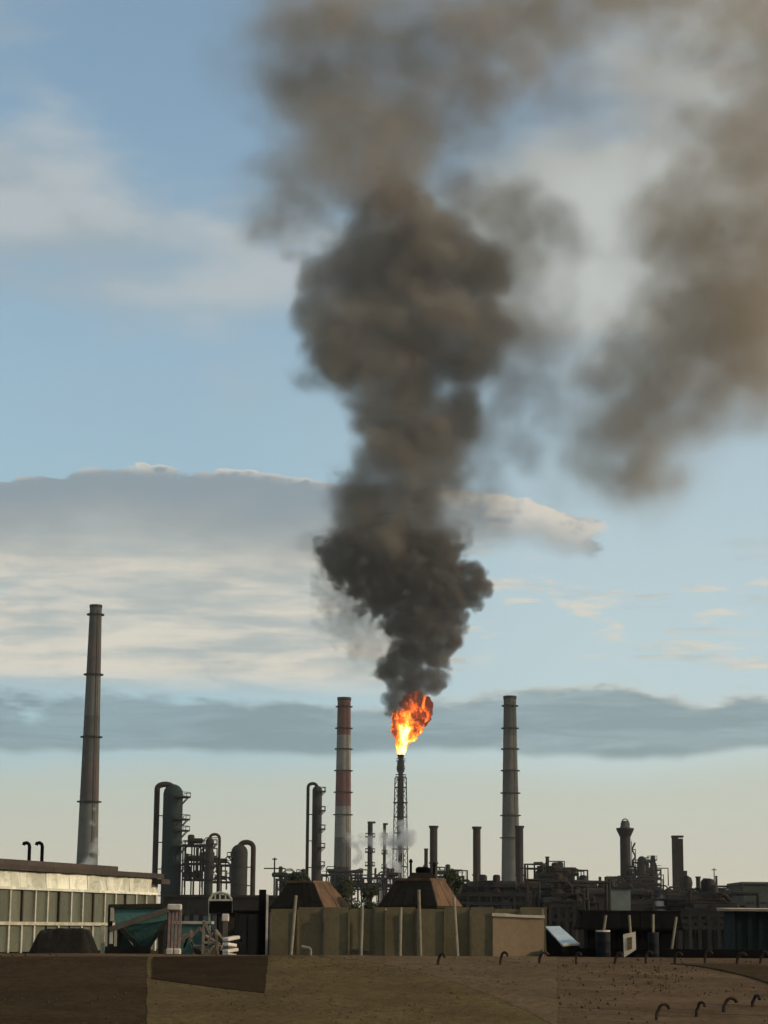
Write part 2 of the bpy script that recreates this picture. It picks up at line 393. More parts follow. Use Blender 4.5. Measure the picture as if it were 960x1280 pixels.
chimney('chimney', 'tall weathered concrete chimney standing alone at far left behind the glazed hall', 'chimney', 114.2, 760, 15.2, 1085, 26.5, 900,
        [(760, concrete_dark), (800, faded_band), (846, concrete), (895, concrete_dark), (948, faded_band), (1005, concrete)], [769, 844, 922, 1003], 'refinery chimneys', rail=False, deck_w=1.2)
chimney('chimney', 'red and white banded chimney left of the burning flare', 'chimney', 429, 876, 16.4, 1110, 22, 1150,
        [(876, red_paint), (919, white_paint), (964, red_paint), (1008, white_paint), (1047, concrete_dark)], [884, 911, 937, 964, 991, 1019], 'refinery chimneys', rail=False)
chimney('chimney', 'slim grey-green concrete chimney right of the burning flare', 'chimney', 638, 874, 15.6, 1125, 24, 1080,
        [(874, concrete_dark), (920, concrete), (963, concrete_dark), (992, concrete), (1075, concrete)], [883, 911, 937, 964, 992, 1020, 1048], 'refinery chimneys', rail=False)

def stack(label, px, ytop, w, D, m=stack_brown, cap=True, collar=None, group='plain steel stacks'):
    p = at(px, ytop + 40, D); top = zat(px, ytop, D); r = px_m(w, D) / 2
    t = thing('exhaust_stack', label, 'stack', (p.x, D, 0), 0, group)
    MB().lathe([(r, 0), (r, top * .5), (r, top)], 20).build('pipe', m, t, smooth=True)
    if cap: MB().lathe([(r * 1.02, top - r * .5), (r * 1.25, top - r * .4), (r * 1.25, top + r * .15), (r * .85, top + r * .15)], 20).build('rim', m, t, smooth=True)
    for y in collar or []: MB().lathe([(r * 1.02, 0), (r * 1.22, .1), (r * 1.22, .5), (r * 1.02, .6)], 20).build('collar', steel_dark, t, (0, 0, zat(px, y, D)))
    return t
stack('thick brown stack rising just behind the right-hand dark hood', 542, 1033, 9.5, 700, collar=[1080])
stack('brown stack standing alone midway between the dark hood and the slim grey chimney', 596, 1034, 9.5, 680, collar=[1095])
stack('brown stack half hidden against the right flank of the slim grey chimney', 649.5, 1033, 9.5, 690, collar=[1095])
stack('short thin stack just left of the thick brown one', 532.5, 1061, 4.6, 705)
stack('left one of the twin short red-brown stacks', 750.5, 1096, 3.6, 520, m=rust, cap=False, group='twin short stacks')
stack('right one of the twin short red-brown stacks', 757.8, 1096, 3.6, 520, m=rust, cap=False, group='twin short stacks')
stack('widest of the four short stacks in a row at right', 873.5, 1096, 5.6, 560, group='row of four stacks')
stack('second, narrower stack of the row of four at right', 882, 1098, 3.8, 560, group='row of four stacks')
stack('shortest, third stack of the row of four at right', 889.3, 1100, 2.6, 560, group='row of four stacks')
stack('thin rightmost stack of the row of four', 896.3, 1095, 2.8, 560, group='row of four stacks')

def decked_stack(label, px, ytop, w, D, decks, caps=1.7):
    p = at(px, ytop + 40, D); top = zat(px, ytop, D); r = px_m(w, D) / 2
    t = thing('exhaust_stack', label, 'stack', (p.x, D, 0), 0, 'stacks with service decks')
    MB().lathe([(r * 1.15, 0), (r * 1.15, top * .4), (r, top * .45), (r, top)], 18).build('pipe', steel_dark, t, smooth=True)
    MB().box((r * .5, 0, top + .3), (r * 3.2, r * 2.2, .7)).build('cap_deck', steel_dark, t)
    for y in decks: ring_deck(t, zat(px, y, D), r, r * caps * .6, .5, steel_dark)
    return t
decked_stack('dark decked stack with a flat cap, wrapped in steam left of the flare', 462.5, 1029, 6.2, 820, [1047, 1066, 1083])
decked_stack('thinner decked stack with a flat cap between the steam and the flare tower', 480.5, 1031, 3.8, 830, [1047, 1068, 1086])

# flare: guyed riser pipe inside a lattice tower
p = at(500.5, 1030, D_FLARE)
fl = thing('flare_stack', 'thin lattice flare tower with a riser pipe under the flame', 'flare stack', (p.x, D_FLARE, 0))
FX = p.x
zt = zat(501, 947, D_FLARE); z1 = zat(501, 966, D_FLARE)
MB().lathe([(1.25, 0), (1.25, z1), (1.9, z1 + .4), (1.9, zt - 2.5), (1.3, zt - 2), (1.3, zt)], 16).build('riser_pipe', steel_dark, fl, smooth=True)
MB().lathe([(1.3, zt - .2), (1.75, zt + .4), (1.75, zt + 1.6), (1.2, zt + 1.6)], 16).build('burner_tip', black_iron, fl, smooth=True)
zl = zat(501, 972, D_FLARE); wt_, wb_ = 2.7, 4.4
def corner(i, z):
    w = wb_ + (wt_ - wb_) * z / zl; a = math.pi / 4 + i * math.pi / 2 + .35
    return Vector((w * 1.2 * math.cos(a), w * 1.2 * math.sin(a), z))
for i in range(4):
    MB().bar(corner(i, 0), corner(i, zl), .42).build('leg', steel_dark, fl)
    pts = []; nb = 22
    for k in range(nb + 1): pts.append(corner(i if k % 2 else i + 1, zl * k / nb))
    MB().tube(pts, .17, 4).build('bracing', steel_dark, fl)
for y in (952, 962, 972, 985, 1004, 1022, 1042, 1062, 1084):
    z = zat(501, y, D_FLARE)
    if z > zl - .5: ring_deck(fl, z, 1.9, .9 if y > 966 else .45, .5, steel_dark)
    else: MB().lathe([(1.3, 0), ((wb_ + (wt_ - wb_) * z / zl) * (1.32 if y in (1004, 1062) else 1.1), 0), ((wb_ + (wt_ - wb_) * z / zl) * (1.32 if y in (1004, 1062) else 1.1), .55), (1.3, .55)], 12).build('platform', steel_dark, fl, (0, 0, z))

# flame
def flame_mat():
    m = bpy.data.materials.new('flame'); m.use_nodes = True
    T = NT(m.node_tree); T.n.clear(); out = T.node('ShaderNodeOutputMaterial')
    geo = T.node('ShaderNodeNewGeometry'); P = T.v('SUBTRACT', geo.outputs['Position'], (FX, D_FLARE, zt + 1.5))
    sp = T.node('ShaderNodeSeparateXYZ'); T.l.new(P, sp.inputs[0]); h = T.m('DIVIDE', sp.outputs[2], 33.)
    mp = T.node('ShaderNodeMapping'); T.l.new(P, mp.inputs[0]); mp.inputs['Scale'].default_value = (1, 1, .6)
    n = T.noise(mp.outputs[0], .15, 4., .55, 1.4).outputs[0]
    # the gas jet itself is hottest along its axis, which leans downwind with height
    ax = T.m('ABSOLUTE', T.m('SUBTRACT', sp.outputs[0], T.m('ADD', .4, T.m('MULTIPLY', h, 5.5))))
    heat = T.m('ADD', T.m('MULTIPLY', T.m('SUBTRACT', n, .5), 2.3), T.m('ADD', T.ss(h, 1.0, -.05, .10, .62), T.m('MULTIPLY', T.ss(ax, 5., .3), T.ss(h, .85, .3, 0., .55))))
    lw = T.node('ShaderNodeLayerWeight'); lw.inputs[0].default_value = .35
    heat = T.m('SUBTRACT', heat, T.m('MULTIPLY', lw.outputs['Facing'], .22))
    cr = T.node('ShaderNodeValToRGB'); T.l.new(heat, cr.inputs[0]); e = cr.color_ramp.elements
    e[0].position = 0; e[0].color = (.09, .018, .008, 1); e[1].position = 1; e[1].color = (1.6, 1.35, .55, 1)
    for pos, c in ((.16, (.30, .045, .012)), (.34, (.78, .12, .015)), (.52, (1.05, .32, .03)), (.72, (1.3, .72, .09))):
        q = e.new(pos); q.color = (*c, 1)
    em = T.node('ShaderNodeEmission'); T.l.new(cr.outputs[0], em.inputs[0]); em.inputs[1].default_value = 1.5
    tr = T.node('ShaderNodeBsdfTransparent'); mx = T.node('ShaderNodeMixShader')
    T.put(mx.inputs[0], T.ss(T.m('ADD', lw.outputs['Facing'], T.m('MULTIPLY', T.m('SUBTRACT', n, .5), 1.1)), .50, .95))
    T.l.new(em.outputs[0], mx.inputs[1]); T.l.new(tr.outputs[0], mx.inputs[2]); T.l.new(mx.outputs[0], out.inputs[0])
    return m
fm = flame_mat()
fr = thing('flare_flame', 'orange and yellow gas flame roaring from the flare tip', 'flame', (FX, D_FLARE, zt + 1.4))
base_p = Vector((FX, D_FLARE, zt + 1.4))
def lobe(name, px, py, rx, rz, dy=0, amp=.42, fr_=.55, seed=0., lean=0.):
    bm = bmesh.new(); bmesh.ops.create_icosphere(bm, subdivisions=5, radius=1)
    c = at(px, py, D_FLARE + px_m(dy, D_FLARE)); RX, RZ = px_m(rx, D_FLARE), px_m(rz, D_FLARE)
    for v in bm.verts:
        q = v.co.copy(); s = Vector((seed, seed * 1.7, seed * .6))
        n = mnoise.fractal(q * 1.5 + s, .8, 2.1, 4) + .5 * abs(mnoise.noise(q * 3 + s))
        k = 1 + amp * n
        v.co = Vector((q.x * RX * k + lean * q.z * RX, q.y * RX * k, q.z * RZ * (1 + amp * .6 * n)))
    me = bpy.data.meshes.new(name); bm.to_mesh(me); bm.free(); me.materials.append(fm)
    for pl in me.polygons: pl.use_smooth = True
    o = bpy.data.objects.new(name, me); C.objects.link(o); o.parent = fr; o.location = c - base_p
    return o
for a in ((502, 934, 6, 11, 0, .25, .5, 1.), (504, 922, 9, 14, 0, .4, .5, 2., .2), (500, 912, 8, 13, -2, .5, .5, 3., -.2), (511, 914, 10, 15, -3, .5, .5, 4., .35), (514, 898, 11, 16, -2, .45, .5, 5.),
          (520, 908, 9, 12, 2, .5, .5, 6., .3), (497, 900, 7, 13, 2, .5, .5, 7.), (524, 893, 13, 15, 0, .4, .5, 8.), (516, 880, 13, 13, 3, .4, .5, 9.), (531, 884, 9, 13, 1, .4, .5, 10.), (522, 873, 9, 8, 5, .4, .5, 11.)):
    lobe('flame_tongue', *a)

# process columns -------------------------------------------------
def column(label, px, ytop, w, D, m, decks, pipe=None, rail=True, deck_w=None, skirt=None, group='process columns', side=0):
    """dome-topped vessel; pipe=(pixel x of the down pipe, width, y of its crown)"""
    p = at(px, ytop + 50, D); top = zat(px, ytop, D); r = px_m(w, D) / 2
    t = thing('process_column', label, 'column', (p.x, D, 0), 0, group)
    prof = [(r * 1.04, 0), (r * 1.04, top * .18), (r, top * .2), (r, top - r)]
    prof += [(r * math.cos(a), top - r + r * .98 * math.sin(a)) for a in (R(20), R(40), R(58), R(74), R(86))]
    MB().lathe(prof, 24).build('vessel', m, t, smooth=True)
    for i in range(5):
        z = top * (.3 + .13 * i); MB().lathe([(r * 1.0, z), (r * 1.035, z), (r * 1.035, z + .35), (r, z + .35)], 24).build('band', steel_dark, t, smooth=True)
    for y in decks:
        z = zat(px, y, D); dw = deck_w or r * .55
        pl = MB(); n = 9; a0, a1 = -1.3 + side, 1.1 + side
        ci = [Vector((r * .97 * math.cos(a0 + (a1 - a0) * i / n), r * .97 * math.sin(a0 + (a1 - a0) * i / n), 0)) for i in range(n + 1)]
        co = [v * ((r + dw) / (r * .97)) for v in ci]
        lp = ci + co[::-1]
        pl.hull(lp, [v + Vector((0, 0, .35)) for v in lp])
        dk = pl.build('platform', steel_dark, t, (0, 0, z))
        rl = MB(); rl.tube([v * .99 + Vector((0, 0, 1.4)) for v in co], .1, 5)
        for v in co[::3]: rl.tube([v * .99, v * .99 + Vector((0, 0, 1.4))], .09, 4)
        rl.build('railing', steel_dark, dk)
        mid_ = (a0 + a1) / 2
        for a in (a0 + .3, mid_, a1 - .3):
            u = Vector((math.cos(a), math.sin(a), 0)); MB().bar(u * r * .98 - Vector((0, 0, dw * .9)), u * (r + dw * .85), .2).build('bracket', steel_dark, dk)
    if pipe:
        ppx, pw, pyt = pipe
        x1 = at(ppx, ytop + 50, D).x - p.x; zc = zat(px, pyt, D); pr = px_m(pw, D) / 2; yy = -r * .15
        rr = abs(x1) / 2; zc -= pr; ks = 10
        pts = [Vector((0, yy, top - .6 * r))]
        bend = min(rr, zc - top + .55 * r)
        for i in range(ks + 1):
            a = math.pi * i / ks; pts.append(Vector((x1 / 2 - x1 / 2 * math.cos(a), yy, zc - bend + bend * math.sin(a) ** .8)))
        pts.append(Vector((x1, yy, 0)))
        MB().tube(pts, pr, 12).build('vapour_pipe', rust, t, smooth=True)
        for i in range(1, 6):
            z = zc - bend - i * (zc - bend) / 7
            MB().bar((x1 * .97, yy, z), (math.copysign(r * .9, x1), yy, z), .28).build('pipe_support', steel_dark, t)
    return t
col_big = column('big teal column with platforms and a thick pipe looping over its left side', 215.5, 980, 24.5, 600, teal_vessel, [997, 1025, 1039, 1058, 1082], (195.5, 7.2, 977), side=-.1, deck_w=2.2)
column('slim dark column with a pipe loop on its right, between the teal and grey columns', 261, 1047, 10, 590, grey_vessel, [1056, 1083, 1100], (273.5, 3.6, 1041), deck_w=1.1)
column('stout grey column with a thick pipe bending down its right side', 298.5, 1055, 20.5, 580, grey_vessel, [1072, 1098], (316, 6.4, 1049.5), deck_w=1.1, side=2.9)
column('tall narrow column with a slim pipe down its left side, next to the banded chimney', 396, 982, 12, 640, grey_vessel, [990, 1014, 1037, 1060, 1083], (384.5, 4., 977.5), deck_w=1.2)
column('narrow dark column in the cluster right of the hatted tower', 803, 1070, 10.5, 620, grey_vessel, [1078, 1094, 1112], None, deck_w=.9, side=.2)
column('thinnest column of the cluster right of the hatted tower', 817, 1069, 6.2, 640, grey_vessel, [1076, 1090, 1104], None, deck_w=.9, side=-2.)

# hatted tower
p = at(782, 1080, 640); T_top = zat(782, 1037, 640); hr = px_m(13.5, 640) / 2
ht = thing('furnace_tower', 'grey tower with a conical hat and a zigzag stair on its right', 'tower', (p.x, 640, 0))
MB().lathe([(hr, 0), (hr, T_top * .5), (hr * .97, T_top)], 22).build('shaft', steel_dark, ht, smooth=True)
MB().lathe([(hr, T_top - 2.2), (hr * 1.62, T_top), (hr * 1.62, T_top + .45), (hr * .9, T_top + .5)], 20).build('flare_deck', steel_dark, ht, smooth=False)
MB().lathe([(hr * 1.0, T_top + .4), (hr * .55, T_top + 2.2), (hr * .5, T_top + 2.6), (hr * .2, T_top + 2.7)], 16).build('hat', green_grey, ht, smooth=True)
hoop = [Vector((hr * .75 * math.cos(math.pi * i / 8), -hr * .3, T_top + 1.2 + 2.0 * math.sin(math.pi * i / 8))) for i in range(9)]
MB().tube(hoop, .18, 5).build('lifting_hoop', steel_dark, ht)
nz_ = 12; zz = [(hr * (1.15 if i % 2 else 1.75), -.5, T_top * (.36 + .55 * i / nz_)) for i in range(nz_ + 1)]
MB().tube(zz, .3, 5).build('stair_flight', steel_dark, ht)
for sx in (1.12, 1.8): MB().bar((hr * sx, -.5, 0), (hr * sx, -.5, T_top * (.92 if sx < 1.5 else .86)), .22).build('stair_post', steel_dark, ht)
for i in range(1, nz_, 2): MB().box((hr * 1.45, -.5, zz[i][2]), (hr * .75, 1.2, .22)).build('landing', steel_dark, ht)

# square concrete stack at right
p = at(847.5, 1090, 560); q_top = zat(847, 1046.5, 560); qw = px_m(12.5, 560)
sq = thing('square_stack', 'square brown duct stack standing right of the tower cluster', 'stack', (p.x, 560, 0))
MB().box((-qw * .23, 0, q_top / 2), (qw * .54, qw, q_top)).build('duct', stack_brown, sq)
MB().box((qw * .28, .1, q_top / 2 - .2), (qw * .44, qw * .96, q_top - .4)).build('duct', stack_brown, sq)
MB().box((0, 0, q_top + .15), (qw * 1.1, qw * 1.1, .5)).build('rim', steel_dark, sq)
MB().box((qw * .72, 0, q_top * .62), (qw * .3, qw * .4, q_top * .3)).build('side_duct', stack_brown, sq)
MB().lathe([(.2, -2.), (1.2, -1.4), (1.5, 0), (1.2, 1.4), (.2, 2.)], 12).build('fan_housing', steel_dark, sq, (qw * .85, -.4, zat(847, 1104, 560)))
MB().box((-qw * .66, 0, zat(847, 1112, 560) / 2), (qw * .45, qw * .7, zat(847, 1112, 560))).build('lower_duct', stack_brown, sq)

# open steel frames and process blocks ---------------------------------
def frame_block(label, px0, px1, ytop, D, levels, nx, depth, seed, m=steel_dark, kit=8, group='open steel process frames'):
    rg = random.Random(seed)
    pa, pb = at(px0, ytop, D), at(px1, ytop, D); W = pb.x - pa.x; H = pa.z
    t = thing('process_unit', label, 'process unit', ((pa.x + pb.x) / 2, D, 0), 0, group)
    post = MB().box((0, 0, .5), (.38, .38, 1)).mesh('post', m); beam = MB().box((0, 0, 0), (1, .32, .38)).mesh('beam', m)
    xs = [-W / 2 + W * i / (nx - 1) for i in range(nx)]
    for x in xs:
        for y in (0, depth): link_mesh('post', post, t, (x, y, 0), 0, (1, 1, H))
    lev = [zat((px0 + px1) / 2, y, D) for y in levels]
    for z in lev:
        for y in (0, depth): link_mesh('beam', beam, t, (0, y, z), 0, (W, 1, 1))
        MB().box((0, depth / 2, z + .3), (W * .98, depth, .14)).build('grating', m, t)
        MB().tube([(-W / 2, -.1, z + 1.4), (W / 2, -.1, z + 1.4)], .09, 5).build('handrail', m, t)
    for i in range(len(xs) - 1):
        if rg.random() < .5 and len(lev) > 1: MB().bar((xs[i], -.05, lev[-1]), (xs[i + 1], -.05, lev[0]), .22).build('brace', m, t)
    floors = sorted(lev + [0])
    for k in range(kit):
        z = rg.choice(floors[1:] + floors[-2:-1]); x = rg.uniform(-W * .42, W * .42); y = rg.uniform(.2, 1) * depth; typ = rg.random()
        gap = 5.
        mm = rg.choice([grey_vessel, steel_dark, rust, steel_dark, stack_brown])
        if typ < .3:
            r = rg.uniform(.4, 1.0); h = rg.uniform(1.2, 4.)
            MB().lathe([(r, 0), (r, h - r * .5), (r * .8, h - r * .15), (r * .3, h)], 14, (x, y, z + .4)).build('drum', mm, t, smooth=True)
        elif typ < .5:
            r = rg.uniform(.5, .9); L = rg.uniform(3, 6); zz_ = z + .8 + r
            MB().tube([(x - L / 2, y, zz_), (x - L / 2 + .3, y, zz_), (x + L / 2 - .3, y, zz_), (x + L / 2, y, zz_)], [r * .5, r, r, r * .5], 12).build('heat_exchanger', mm, t, smooth=True)
        else:
            x2 = x + rg.uniform(-5, 5); r = rg.uniform(.14, .3); z2 = min(H + rg.uniform(0, 3), z + rg.uniform(3, 9))
            MB().tube([(x, y - .5, max(z - 4, 0)), (x, y - .5, z2 - .6), (x + .6 * (1 if x2 > x else -1), y - .5, z2), (x2, y - .5, z2), (x2, y - .5, max(z - 2, 0))], r, 8).build('pipe', mm, t, smooth=True)
    return t
frame_block('open steel frame beside the big teal column', 229, 262, 1055, 592, [1057, 1080, 1100], 4, 8, 2, kit=20)
frame_block('low steel frame linking the slim dark column and the stout grey column', 258, 292, 1081, 594, [1082, 1103], 3, 6, 3, kit=7)
frame_block('pipe-filled frame at the foot of the banded chimney', 402, 452, 1092, 780, [1094, 1108], 5, 10, 5, kit=40)
frame_block('low pipe rack under the decked stacks', 440, 500, 1097, 760, [1098, 1112], 6, 8, 6, kit=34)
frame_block('crowded frame with a vent stack, right of the slim grey chimney', 672, 722, 1092, 470, [1094, 1108, 1122], 5, 9, 9, kit=60)
frame_block('low crowded frame behind the twin short stacks', 722, 766, 1118, 480, [1120, 1130], 4, 8, 10, kit=26)
frame_block('frame packed with drums at the foot of the hatted tower', 764, 826, 1104, 600, [1106, 1118, 1130], 6, 10, 12, kit=50)
frame_block('frame behind the dark hoods at left centre', 345, 385, 1098, 620, [1100, 1112], 4, 8, 13, kit=26)
frame_block('upper frame wrapped round the two narrow columns beside the hatted tower', 794, 826, 1086, 628, [1088, 1098, 1110], 4, 9, 31, kit=30)
frame_block('dark pipe rack crossing behind the pale tilted lid', 676, 740, 1118, 440, [1120, 1129, 1138], 8, 6, 32, kit=60)
frame_block('low pipe rack crossing behind the black hood', 736, 850, 1124, 430, [1126, 1136], 12, 6, 33, kit=70)
frame_block('pipe rack in front of the dark green hall', 860, 930, 1126, 420, [1128, 1136, 1144], 9, 6, 34, kit=70)
frame_block('low pipe rack between the dark hood and the slim grey chimney', 570, 672, 1117, 380, [1118, 1130], 8, 6, 35, kit=40)
frame_block('distant unit around the thick brown stack', 520, 580, 1094, 720, [1096, 1108], 5, 8, 37, kit=30)
frame_block('nearer dark pipework behind the pale tilted lid', 688, 728, 1130, 260, [1132, 1141, 1150], 5, 4, 41, kit=46)
frame_block('nearer dark pipework right of the black hood', 850, 922, 1142, 250, [1144, 1152, 1160], 7, 4, 42, kit=60)
column('short squat column between the twin stacks and the hatted tower', 769, 1098, 7, 560, grey_vessel, [1103], None, deck_w=.8, side=.4)
column('short thin column left of the twin stacks', 737, 1108, 5, 520, grey_vessel, [1113], None, deck_w=.7, side=.4)
stack('stubby stack with a flared top over the crowded frame', 684.5, 1071, 4.4, 474, m=steel_dark, group='short vents')
stack('small vent at the left edge of the crowded frame', 668.5, 1086, 2.6, 474, m=steel_dark, group='short vents')

# long pipe bridge, halls and tanks beyond the roof
def hall(name, label, px0, px1, ytop, D, depth, m, roof_m, nwin=0, rz=0., cat='building', group=None):
    pa, pb = at(px0, ytop, D), at(px1, ytop, D); W = pb.x - pa.x; H = pa.z
    t = thing(name, label, cat, ((pa.x + pb.x) / 2, D, 0), rz, group)
    MB().box((0, depth / 2, H / 2), (W, depth, H)).build('wall', m, t)
    MB().box((0, depth / 2, H + .15), (W + .5, depth + .5, .35)).build('roof', roof_m, t)
    for i in range(nwin):
        x = -W / 2 + W * (i + .5) / nwin
        w = MB().box((x, -.06, H * .80), (W / nwin * .6, .16, H * .14)).build('window', steel_dark, t)
        MB().box((x, -.16, H * .80), (W / nwin * .5, .05, H * .11)).build('pane', pane_dark, w)
    return t
pane_dark = mat('dark_glass', (.03, .035, .035), (.05, .06, .06), .15, 0, .6, spec=.3, bump=.02)
hall('long_shed', 'long low dark shed running along the horizon behind the slim grey chimney', 560, 690, 1113, 430, 14, steel_dark, steel_dark, 14)
hall('long_shed', 'low dark shed behind the junk pile at left', 205, 345, 1121, 300, 14, steel_dark, stack_brown, 12)
hall('box_building', 'plain grey-green block below the hatted tower', 763, 788, 1111, 330, 8, mat('pale_grey_render', (.16, .17, .14), (.12, .13, .11), .9, 0, .3), steel_dark)
hall('process_hall', 'dark green-grey hall with pipes behind the shed at far right', 862, 930, 1117, 440, 14, mat('dark_green_cladding', (.026, .030, .022), (.018, .021, .016), .85, 0, .3), steel_dark, 6)
hall('process_hall', 'hazy grey-green flat-roofed hall at the far right edge', 929, 1010, 1105, 330, 14, green_grey, green_grey, 5)
hall('long_shed', 'low dark shed on the skyline below the row of four stacks', 690, 865, 1129, 420, 12, steel_dark, stack_brown, 16)
# thin masts
def mast(label, px, ytop, D, cross=()):
    p = at(px, ytop + 20, D); h = zat(px, ytop, D)
    t = thing('lamp_mast', label, 'mast', (p.x, D, 0), 0, 'thin masts')
    MB().lathe([(.22, 0), (.12, h)], 8).build('pole', steel_dark, t)
    for k, w in cross: MB().box((0, 0, h * k), (w, .15, .2)).build('crossarm', steel_dark, t)
mast('thin mast with a crossarm left of the left-hand dark hood', 343, 1072, 350, ((.93, 3.5), (.99, .8)))
mast('thin mast standing above the row of four stacks', 893, 1085, 520, ((.985, 1.2),))
mast('thin mast with a short arm over the twin short stacks', 736, 1103, 500, ((.98, 2.),))

# ------------------------------------------------------------------ foreground: workshop roof with felt strips
CREST_D, CREST_Z, SLOPE = 62., ZC - .83, 1 / 12.
def roof_z(y): return CREST_Z - (CREST_D - y) * SLOPE
def roof_hit(px, py):
    d = ray(px, py); s = (CREST_Z - CREST_D * SLOPE - ZC) / (d.z - SLOPE * d.y)
    return CAM + d * s
DECK_Z = 12.95
felt = mat('roofing_felt', (.150, .096, .056), (.098, .062, .037), .95, 0, .55, 6, .3, .7, .7, (1, 1, 1), 0., .05, .6)
felt_reflection = mat('reflection_tinted_felt', (.134, .094, .043), (.088, .061, .030), .95, 0, .5, 6, .3, .7, .7, (1, 1, 1), 0., .1, .75)  # roof under a window reflection, its veil painted as felt colour
felt_dark = mat('dark_roofing_felt', (.074, .049, .026), (.048, .032, .018), .95, 0, .5, 6, .3, .7, .7, (1, 1, 1), 0., .1, .75)
felt_reflection_pale = mat('pale_reflection_felt', (.152, .102, .056), (.104, .069, .039), .95, 0, .5, 6, .3, .7, .7, (1, 1, 1), 0., .1, .75)  # brighter part of the window reflection, painted into the felt
felt_wedge = mat('reflection_border_dark', (.044, .029, .016), (.03, .02, .012), .9, 0, .8, 5, .3, .7, .4, (1, 1, 1), 0., .1, .6)  # dark border of the window reflection, painted as a wedge
wall_brick = mat('workshop_brick', (.16, .10, .07), (.11, .075, .055), .9, 0, 1.5)
ws = thing('workshop_building', 'low workshop with a gently sloping brown felt roof in the foreground', 'building')
MB().hull([(-34, 12, 0), (34, 12, 0), (34, CREST_D, 0), (-34, CREST_D, 0)],
          [(-34, 12, roof_z(12) - .03), (34, 12, roof_z(12) - .03), (34, CREST_D, CREST_Z - .03), (-34, CREST_D, CREST_Z - .03)]).build('wall', wall_brick, ws)
def strip(y0, y1, x0, x1, lift, m, name, skew=0., seed=0, nx=40):
    """felt sheet laid on the slope: slightly wavy edge and surface, real thickness"""
    vs, fs = [], []; nn = nx + 1
    for k, y in enumerate((y0, y0 + .05, (y0 + y1) / 2, y1 - .05, y1)):
        for i in range(nn):
            x = x0 + (x1 - x0) * i / nx
            yy = min(y + skew * x + .06 * mnoise.noise((x * .35, k * .01 + seed, y0)), CREST_D + .3)
            z = roof_z(yy) + lift + .012 * mnoise.noise((x * .8, yy * .9, seed * 3.1)) + (.0 if 0 < k < 4 else -.006)
            vs.append((x, yy, z))
    for k in range(4):
        for i in range(nx): fs.append((k * nn + i, k * nn + i + 1, (k + 1) * nn + i + 1, (k + 1) * nn + i))
    # skirt at the near edge gives the lap its shadow line
    b0 = len(vs)
    for i in range(nn): v = vs[i]; vs.append((v[0], v[1], v[2] - .05))
    for i in range(nx): fs.append((b0 + i, b0 + i + 1, i + 1, i))
    o = sheet(name, vs, fs, m, ws)
    return o
y = 30.; k = 0
while y < CREST_D + 4:
    w = 1.02 + .1 * math.sin(k * 2.3)
    strip(y - .08, y + w, -33, 33, .006 + .007 * (k % 2), felt, 'felt_strip', -.28, k); y += w; k += 1
# sheets over the strips; most paint a window reflection's tones (edges as seen from above, metres)
def patch(name, pix, m, lift, n=6):
    """area of another tone: outline given on the roof, thick edge"""
    pts = []
    for a, b in zip(pix, pix[1:] + pix[:1]):
        pa, pb = roof_hit(*a), roof_hit(*b); k = max(1, min(24, int((pb - pa).length / .35)))
        for i in range(k):
            q = pa.lerp(pb, i / k); w = Vector((mnoise.noise(q * .7), mnoise.noise(q * .7 + Vector((9, 4, 2))), 0)) * .05
            q = q + w; q.y = min(q.y, CREST_D + .25); pts.append(q)
    bm = bmesh.new(); top = [bm.verts.new((p.x, p.y, roof_z(p.y) + lift)) for p in pts]
    f = bm.faces.new(top); r = bmesh.ops.extrude_face_region(bm, geom=[f])
    for v in r['geom']:
        if isinstance(v, bmesh.types.BMVert): v.co.z -= .05
    bmesh.ops.recalc_face_normals(bm, faces=bm.faces)
    me = bpy.data.meshes.new(name); bm.to_mesh(me); bm.free(); me.materials.append(m)
    o = bpy.data.objects.new(name, me); C.objects.link(o); o.parent = ws; return o
def arc_px(a, c, b, n=12):
    return [tuple((1 - t) ** 2 * a[j] + 2 * t * (1 - t) * c[j] + t * t * b[j] for j in (0, 1)) for t in [i / n for i in range(n + 1)]]
patch('felt_tone_patch', [(183, 1300), (184, 1197.5), (345, 1196.5)] + arc_px((395, 1197), (560, 1206), (722, 1300)), felt_reflection, .045)
patch('felt_tone_patch', [(-60, 1300), (-60, 1197), (190, 1197), (190, 1300)], felt_dark, .038)
patch('felt_tone_patch', [(400, 1196.4), (694, 1198), (698, 1283)] + [q for q in arc_px((722, 1300), (560, 1206), (395, 1197), 24) if q[0] < 697][:-1], felt_reflection_pale, .050)
patch('dark_patch', [(190, 1226), (191, 1198.5), (336, 1197.5), (331, 1244), (262, 1236)], felt_wedge, .062)  # wedge painting the reflection's dark border on the roof
patch('dark_patch', arc_px((838, 1206), (925, 1212), (1000, 1246)) + [(1000, 1212), (930, 1207)], felt_dark, .05)  # darker curved strip at the right
# flat lower deck behind the crest
dk = MB().box((0, 82, DECK_Z - .1), (90, 39.4, .2)).build('roof_deck', felt_dark)
tag(dk, 'flat lower roof deck behind the crest of the workshop roof', 'roof', kind='structure')
dkb = MB().box((0, 82, (DECK_Z - .25) / 2), (88, 38, DECK_Z - .25)).build('building_wall', wall_brick); tag(dkb, 'brick wall of the building under the lower deck', 'wall', kind='structure')

